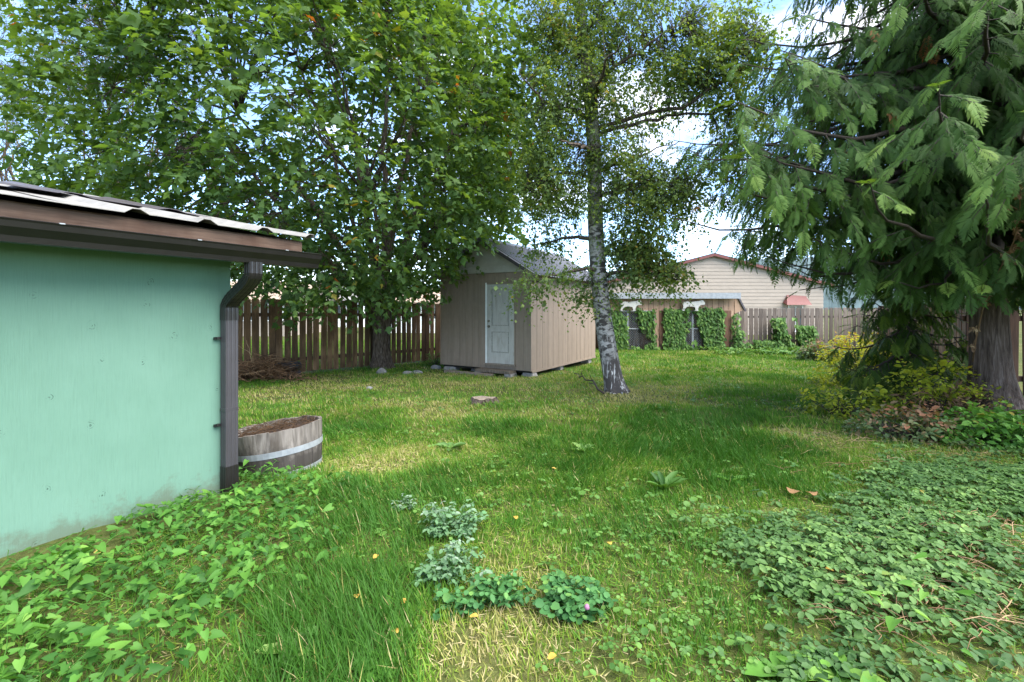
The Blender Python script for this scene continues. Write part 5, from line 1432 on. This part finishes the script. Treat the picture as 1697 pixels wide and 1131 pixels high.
# ivy on kennel and fence
def ivy_on(label, cells, Y, n_per, size, thick=.12):
    k = Y / F; allq = []
    for (p0, p1, y0, y1, dens) in cells:
        n = int((p1 - p0) * (y1 - y0) * dens * n_per)
        px = rng.uniform(p0, p1, n); px = px + rng.normal(size=n) * 1.8; py = rng.uniform(y0, y1, n) + 5 * (vnoise(px * .35, px * 0, 66) - .5); allq.append(np.stack([(px - CX) * k, np.full(n, Y) - rng.random(n) ** 1.5 * thick, CAMZ - (py - HY) * k], 1))
    q = np.concatenate(allq); q = q[noise3(q, 2.4, 19) + .3 * noise3(q, 7.0, 23) > .45]; n = len(q)
    g = Geo(); d = np.stack([rng.normal(size=n) * .5, -rng.uniform(.2, .7, n), -rng.uniform(.4, 1, n)], 1)
    root = thing('ivy', (q[:, 0].mean(), Y, -.4), label, 'ivy')
    g.scatter(T_HEART, q, frames(d, np.array([0, -1, .6]) + rng.normal(size=(n, 3)) * .3), size * np.exp(rng.normal(size=n) * .25), np.clip(rng.normal(.5, .25, n), 0, 1)); g.build('foliage', MAT['ivy'], root)
    g = Geo()
    for i in range(40):
        a = q[rng.integers(0, n)]; b_ = np.array([a[0] + rng.uniform(-.3, .3), Y - .02, -.38]); g.tube(wobble_path(b_, a, 6, .04, 0, i), [.012, .01, .009, .007, .005, .003], 4, cap=False)
    g.build('stems', MAT['twig'], root)
YK = 19.9
ivy_on('ivy curtain at the kennel corner nearest the tan shed', [(1014, 1039, 512, 585, 1.0)], YK, .55, .10)
ivy_on('narrow ivy curtain hanging right of the open wire gate', [(1040, 1092, 574, 588, .6), (1060, 1084, 514, 583, .8), (1056, 1064, 512, 535, .7)], YK, .55, .10)
ivy_on('ivy curtain on the middle wire panel of the kennel', [(1098, 1146, 578, 592, .8), (1101, 1128, 512, 588, 1.0), (1126, 1146, 535, 588, .8), (1130, 1140, 505, 530, .5)], YK, .55, .10)
ivy_on('ivy curtain on the wire panel beside the brown end post', [(1146, 1216, 580, 593, .8), (1150, 1200, 510, 522, .5), (1156, 1198, 516, 590, 1.0), (1147, 1157, 545, 590, .6)], YK, .55, .10)
ivy_on('tapering ivy at the kennel end post foot', [(1214, 1222, 522, 590, 1.3), (1222, 1230, 545, 590, .9), (1230, 1240, 568, 592, .9)], YK, .36, .10, .3)
ivy_on('rounded ivy mound climbing the grey board fence', [(1280, 1340, 540, 582, 1.1), (1276, 1310, 528, 545, .8), (1246, 1285, 565, 584, 1.0), (1335, 1343, 545, 582, .6)], 20.45, 1.0, .11, .5)
c = gnd(1290, 592)
g = Geo(); n = 2600; x = rng.uniform(7.8, 13.0, n); y = rng.uniform(17.6, 19.9, n); ok = fbm(x, y, 7) > .42; x, y = x[ok], y[ok]; n = len(x)
g.scatter(T_HEART, np.stack([x, y, gz(x, y) + rng.uniform(.02, .16, n)], 1), frames(compass(n, rng.uniform(-.3, .2, n)), UP + rng.normal(size=(n, 3)) * .35), .10 * np.exp(rng.normal(size=n) * .25), rng.uniform(.1, .9, n))
tag(g.build('creeping_ivy', MAT['ivy']), 'low ivy creeping over the lawn before the grey fence', 'ground cover', kind='stuff')

# ------------------------------------------------------------------ half barrel planter
def barrel():
    c0 = gnd(466, 765); c = np.array([-2.17, 4.45, float(gz(-2.17, 4.45)) - .05])
    root = thing('barrel_planter', c, 'weathered half barrel planter with a steel hoop', 'planter')
    tilt = Matrix.Rotation(math.radians(-7.5), 3, 'Y') @ Matrix.Rotation(math.radians(-1.5), 3, 'X')
    Tm = np.array(tilt); H = .43
    def Rz(z): return .345 + .058 * (z / H) ** .75
    def X(p_): return (np.asarray(p_) @ Tm.T) + c
    n = 26; th = .028; edges = np.cumsum(rng.uniform(.75, 1.25, n)); edges = np.concatenate([[0], edges / edges[-1]]) * 2 * np.pi
    zs = np.linspace(0, 1, 6)
    for i in range(n):
        a0, a1 = edges[i] + .0008, edges[i + 1] - .0008; dr_ = rng.uniform(-.002, .002); top = H + rng.uniform(-.006, .008); V = []
        for rr in (0, -th):
            for z in zs * top:
                for a in (a0, (a0 + a1) / 2, a1): V.append(((Rz(z) + rr + dr_) * math.cos(a), (Rz(z) + rr + dr_) * math.sin(a), z))
        k = len(zs) * 3; Fc = []
        for z_ in range(len(zs) - 1):
            for j in range(2):
                q = z_ * 3 + j; Fc += [(q, q + 1, q + 4, q + 3), (k + q + 3, k + q + 4, k + q + 1, k + q)]
            Fc += [(z_ * 3, z_ * 3 + 3, k + z_ * 3 + 3, k + z_ * 3), (z_ * 3 + 2, k + z_ * 3 + 2, k + z_ * 3 + 5, z_ * 3 + 5)]
        t = (len(zs) - 1) * 3; Fc += [(t, t + 1, k + t + 1, k + t), (t + 1, t + 2, k + t + 2, k + t + 1)]
        # store verts around the stave's own origin so the wood grain varies
        g = Geo(); g.add(X(V), Fc); g.build('stave', MAT['stave'], root)
    for z, hh in ((.235, .026), (.035, .024)):
        m_ = 48; V = []
        for rr, dz in ((.004, -hh), (.004, hh), (.001, hh), (.001, -hh)):
            for a in np.linspace(0, 2 * np.pi, m_, endpoint=False): V.append(((Rz(z + dz) + rr) * math.cos(a), (Rz(z + dz) + rr) * math.sin(a), z + dz))
        Fc = [(r_ * m_ + i, r_ * m_ + (i + 1) % m_, ((r_ + 1) % 4) * m_ + (i + 1) % m_, ((r_ + 1) % 4) * m_ + i) for r_ in range(4) for i in range(m_)]
        g = Geo(); g.add(X(V), Fc); g.build('hoop', MAT['galv'], root)
    # soil
    m_ = 32; V = [(0, 0, H - .05)]; 
    for ring, r_ in enumerate((.12, .22, .3, .372)):
        for a in np.linspace(0, 2 * np.pi, m_, endpoint=False): V.append((r_ * math.cos(a), r_ * math.sin(a), H - .06 + .05 * (vnoise(r_ * 9 * math.cos(a) + 9, r_ * 9 * math.sin(a) + 9, 3) - .5) + .03 * (1 - r_ / .37)))
    Fc = [(0, 1 + i, 1 + (i + 1) % m_) for i in range(m_)] + [(1 + r_ * m_ + i, 1 + (r_ + 1) * m_ + i, 1 + (r_ + 1) * m_ + (i + 1) % m_, 1 + r_ * m_ + (i + 1) % m_) for r_ in range(3) for i in range(m_)]
    g = Geo(); g.add(X(V), Fc); o = g.build('planter_soil', MAT['soil']); tag(o, 'dark dry soil filling the half barrel', 'soil', kind='stuff')
    g = Geo()
    for i in range(420):
        a = rng.uniform(0, 6.28); r_ = .36 * math.sqrt(rng.random()); q = np.array([r_ * math.cos(a), r_ * math.sin(a), H - .05 + rng.uniform(0, .05)]); b_ = rng.uniform(0, 6.28); L = rng.uniform(.04, .14)
        e = q + [math.cos(b_) * L, math.sin(b_) * L, rng.uniform(-.01, .035)]
        if np.hypot(e[0], e[1]) > .385: continue
        g.tube(X(wobble_path(q, e, 4, .006, .01, i)), [.003, .003, .002, .001], 3, rng.uniform(0, .25), cap=False)
    tag(g.build('dead_stems', MAT['dry']), 'dead brown stems lying in the half barrel', 'plant litter', kind='stuff')
barrel()

# ------------------------------------------------------------------ brush heap, tyres, stones, stump, sticks, leaves
def brush_heap():
    c = gnd(432, 632); root = thing('brush_heap', c, 'heap of dry brown branches against the fence past the downspout', 'brush heap')
    g = Geo()
    for i in range(760):
        q = c + np.array([rng.normal() * .42, rng.normal() * .22, 0]); hh = .52 * math.exp(-((q[0] - c[0] - .1) / .55) ** 2); q[2] = c[2] + hh * rng.random() + .03
        a = rng.uniform(0, 6.28); L = rng.uniform(.15, .6); e = q + [math.cos(a) * L, math.sin(a) * L * .6, rng.uniform(-.12, .18)]; e[2] = max(e[2], c[2] + .02)
        g.tube(wobble_path(q, e, 5, .03, .03, i), np.array([.008, .007, .006, .004, .002]) * rng.uniform(.6, 1.5), 3, rng.uniform(0, .75), cap=False)
    g.build('branches', MAT['dry'], root)
    g = Geo()
    for i, (dx, dz, ex, ez) in enumerate(((-.05, .3, -.5, .85), (-.1, .3, -.3, .95), (.1, .35, .42, .52))):
        g = Geo(); g.tube(wobble_path(c + [dx, -.1, dz], c + [ex, -.05, ez], 6, .03, .05, i), np.linspace(.009, .003, 6), 4, .95); g.build('long_stem', MAT['dry'], root)
brush_heap()
def tyre(c, R, r, label):
    m_, k = 36, 12; V = []
    for i in range(m_):
        a = i / m_ * 2 * math.pi
        for j in range(k):
            b_ = j / k * 2 * math.pi; cr, sr = math.cos(b_), math.sin(b_); sq = 1 / max(abs(cr), abs(sr)) ** .55
            rr = R - r + r * cr * sq * .95; V.append((c[0] + rr * math.cos(a), c[1] + rr * math.sin(a), c[2] + r + r * sr * sq * .92 * .9))
    Fc = [(i * k + j, ((i + 1) % m_) * k + j, ((i + 1) % m_) * k + (j + 1) % k, i * k + (j + 1) % k) for i in range(m_) for j in range(k)]
    g = Geo(); g.add(V, Fc); o = g.build('tyre', MAT['black_rubber'], None, True); tag(o, label, 'tyre')
c = gnd(474, 628); c = c + np.array([0.02, .05, 0])
tyre(c, .30, .105, 'lower black tyre beside the brush heap'); tyre(c + [0.01, 0.01, .205], .30, .10, 'upper black tyre stacked beside the brush heap')

def rock(px, py, s, label, mat='stone', name='stone', seed=0):
    c = gnd(px, py); bm = bmesh.new(); bmesh.ops.create_icosphere(bm, subdivisions=3, radius=1)
    r = np.random.default_rng(seed + int(px)); o_ = r.uniform(0, 50, 3)
    for v_ in bm.verts:
        p_ = np.array(v_.co); k = .75 + .5 * float(vnoise(p_[0] * 1.3 + o_[0], p_[1] * 1.3 + p_[2] + o_[1], 5)) + .15 * float(vnoise(p_[0] * 4 + o_[0], p_[1] * 4 + p_[2] * 3, 6))
        v_.co = Vector((p_[0] * s[0] * k, p_[1] * s[1] * k, max(p_[2], -.5) * s[2] * k))
    me = bpy.data.meshes.new(name); bm.to_mesh(me); bm.free(); me.materials.append(MAT[mat]); o = bpy.data.objects.new(name, me); o.location = Vector([float(a) for a in c + UP * s[2] * .35]); scene.collection.objects.link(o); tag(o, label, 'stone')
rock(633, 620, (.13, .10, .09), 'pale grey stone in front of the maple trunk')
rock(676, 621, (.12, .10, .06), 'left one of two flat stones between maple and shed')
rock(692, 620, (.12, .09, .05), 'right one of two flat stones between maple and shed')
rock(612, 646, (.06, .05, .04), 'small white stone lying alone in the lawn')
rock(722, 612, (.13, .1, .08), 'pale stone beside the shed corner block')
rock(1412, 605, (.08, .07, .07), 'white stone at the edge of the yellow shrub')

def stump():
    c = gnd(800, 669); root = thing('tree_stump', c, 'low cut tree stump in the lawn before the shed', 'stump')
    m_ = 28; V = []
    for z, k in ((-.03, 1.25), (.03, 1.08), (.075, 1.0)):
        for i in range(m_):
            a = i / m_ * 2 * math.pi; r_ = .2 * k * (1 + .16 * math.sin(3 * a + 1) + .08 * math.sin(7 * a)); V.append(c + [r_ * math.cos(a), r_ * .85 * math.sin(a), z + .008 * math.sin(5 * a)])
    Fc = [(q * m_ + i, q * m_ + (i + 1) % m_, (q + 1) * m_ + (i + 1) % m_, (q + 1) * m_ + i) for q in range(2) for i in range(m_)]
    g = Geo(); g.add(V, Fc); g.build('bark', MAT['maple_bark'], root)
    g = Geo(); g.add([v_ * [1, 1, 1] + (c - v_) * [.06, .06, 0] + UP * .004 for v_ in V[2 * m_:]], [tuple(range(m_))]); g.build('cut_face', MAT['stump'], root)
stump()
def fallen_branch():
    a, b_ = gnd(952, 632), gnd(1002, 655); root = thing('fallen_branch', a, 'thin dark fallen branch lying by the birch foot', 'branch')
    P = wobble_path(a + UP * .16, b_ + UP * .03, 9, .04, .08, 4); g = Geo(); g.tube(P, np.linspace(.008, .022, 9), 6); g.build('stick', MAT['twig'], root, True)
    for i, k in enumerate((2, 3, 5, 6)):
        e = P[k] + [rng.uniform(-.25, .25), rng.uniform(-.2, .2), rng.uniform(.02, .14)]; g = Geo(); g.tube(wobble_path(P[k], e, 5, .02, .02, i), np.linspace(.009, .003, 5), 4); g.build('side_twig', MAT['twig'], root, True)
fallen_branch()

def curl_leaf(px, py, size, label, tint, n=1, name='fallen_leaf', cat='leaf', group=None, mat='fallen'):
    c = gnd(px, py) + UP * .05; g = Geo(); V = []; m_ = 7
    a = rng.uniform(0, 6.28); M = np.array(Matrix.Rotation(a, 3, 'Z'))
    for i in range(m_):
        u_ = i / (m_ - 1); w = .42 * math.sin(math.pi * (.08 + .84 * u_)) ** .8
        for j in range(3): x_ = (j - 1) * w; V.append(c + M @ np.array([x_ * size, (u_ - .5) * size, size * (.22 * abs(x_) + .18 * math.sin(u_ * 5) * .5 + rng.uniform(-.02, .02))]))
    Fc = [(i * 3 + j, i * 3 + j + 1, i * 3 + j + 4, i * 3 + j + 3) for i in range(m_ - 1) for j in range(2)]
    g.add(V, Fc, tint); o = g.build(name, MAT[mat], None, True); tag(o, label, cat, group)
for k, (px, py, lab) in enumerate([(855, 875, 'yellow fallen leaf on the grass right of the silvery clover'), (655, 1073, 'yellow fallen leaf low in the straw coloured patch'), (785, 1043, 'small yellow leaf below the rounded clover clump'), (915, 1112, 'orange yellow leaf at the bottom of the lawn'), (590, 1008, 'yellow leaf in the lush grass beside the bindweed'), (623, 940, 'pale yellow leaf left of the clover clumps'), (670, 1017, 'tiny yellow leaf left of the rounded clover clump'), (918, 785, 'orange leaf in the middle of the lawn'), (1375, 960, 'yellow leaf caught in the ground cover'), (1010, 915, 'small tan leaf on the clover lawn'), (742, 655, 'tan leaf on the dry lawn before the shed')]):
    curl_leaf(px, py, .036 if k != 10 else .06, lab, rng.uniform(0, .6), group='fallen leaves on the lawn')
curl_leaf(1316, 826, .12, 'large curled orange brown leaf at the ground cover edge', 1.0); curl_leaf(1345, 829, .09, 'smaller curled brown leaf touching the large curled one', 1.0)

# dead brown stems with withered heads hanging at the right side of the cedar
def dead_stalk(pts, d, label, heads):
    P = np.array([pt(a, b_, dd_) for (a, b_), dd_ in zip(pts, np.linspace(6.45, d, len(pts)))]); root = thing('dead_stalk', P[0], label, 'dead plant')
    g = Geo(); g.tube(P, np.linspace(.010, .004, len(P)), 5, .4); g.build('stem', MAT['dry'], root, True)
    for i, (px, py) in enumerate(heads):
        c = pt(px, py, np.interp(-py, [-600, -300], [6.45, d]) + rng.uniform(-.1, .1)); g = Geo(); n = 14
        g.scatter(T_OVAL, np.tile(c, (n, 1)) + rng.normal(size=(n, 3)) * .014, frames(rand_dirs(n) - UP * .4, UP + rng.normal(size=(n, 3)) * .4), rng.uniform(.04, .075, n), rng.uniform(.2, .95, n)); g.build('withered_head', MAT['dry'], root)
        j = np.argmin(((P - c) ** 2).sum(1)); g = Geo(); g.tube([P[j], (P[j] + c) / 2 + UP * .02, c], [.005, .004, .003], 4, .4); g.build('side_stem', MAT['dry'], root)
dead_stalk([(1612, 600), (1618, 560), (1628, 515), (1640, 480), (1660, 440), (1680, 400), (1690, 350), (1692, 300)], 4.7, 'dead brown flower stalk beside the cedar trunk at the right edge', [(1655, 335), (1668, 345), (1660, 352), (1642, 367), (1688, 305), (1690, 322), (1653, 462), (1690, 365), (1684, 380), (1692, 395), (1680, 410), (1664, 420), (1676, 435), (1630, 490), (1634, 500), (1615, 545), (1612, 575)])
print('total objects', len(scene.objects))
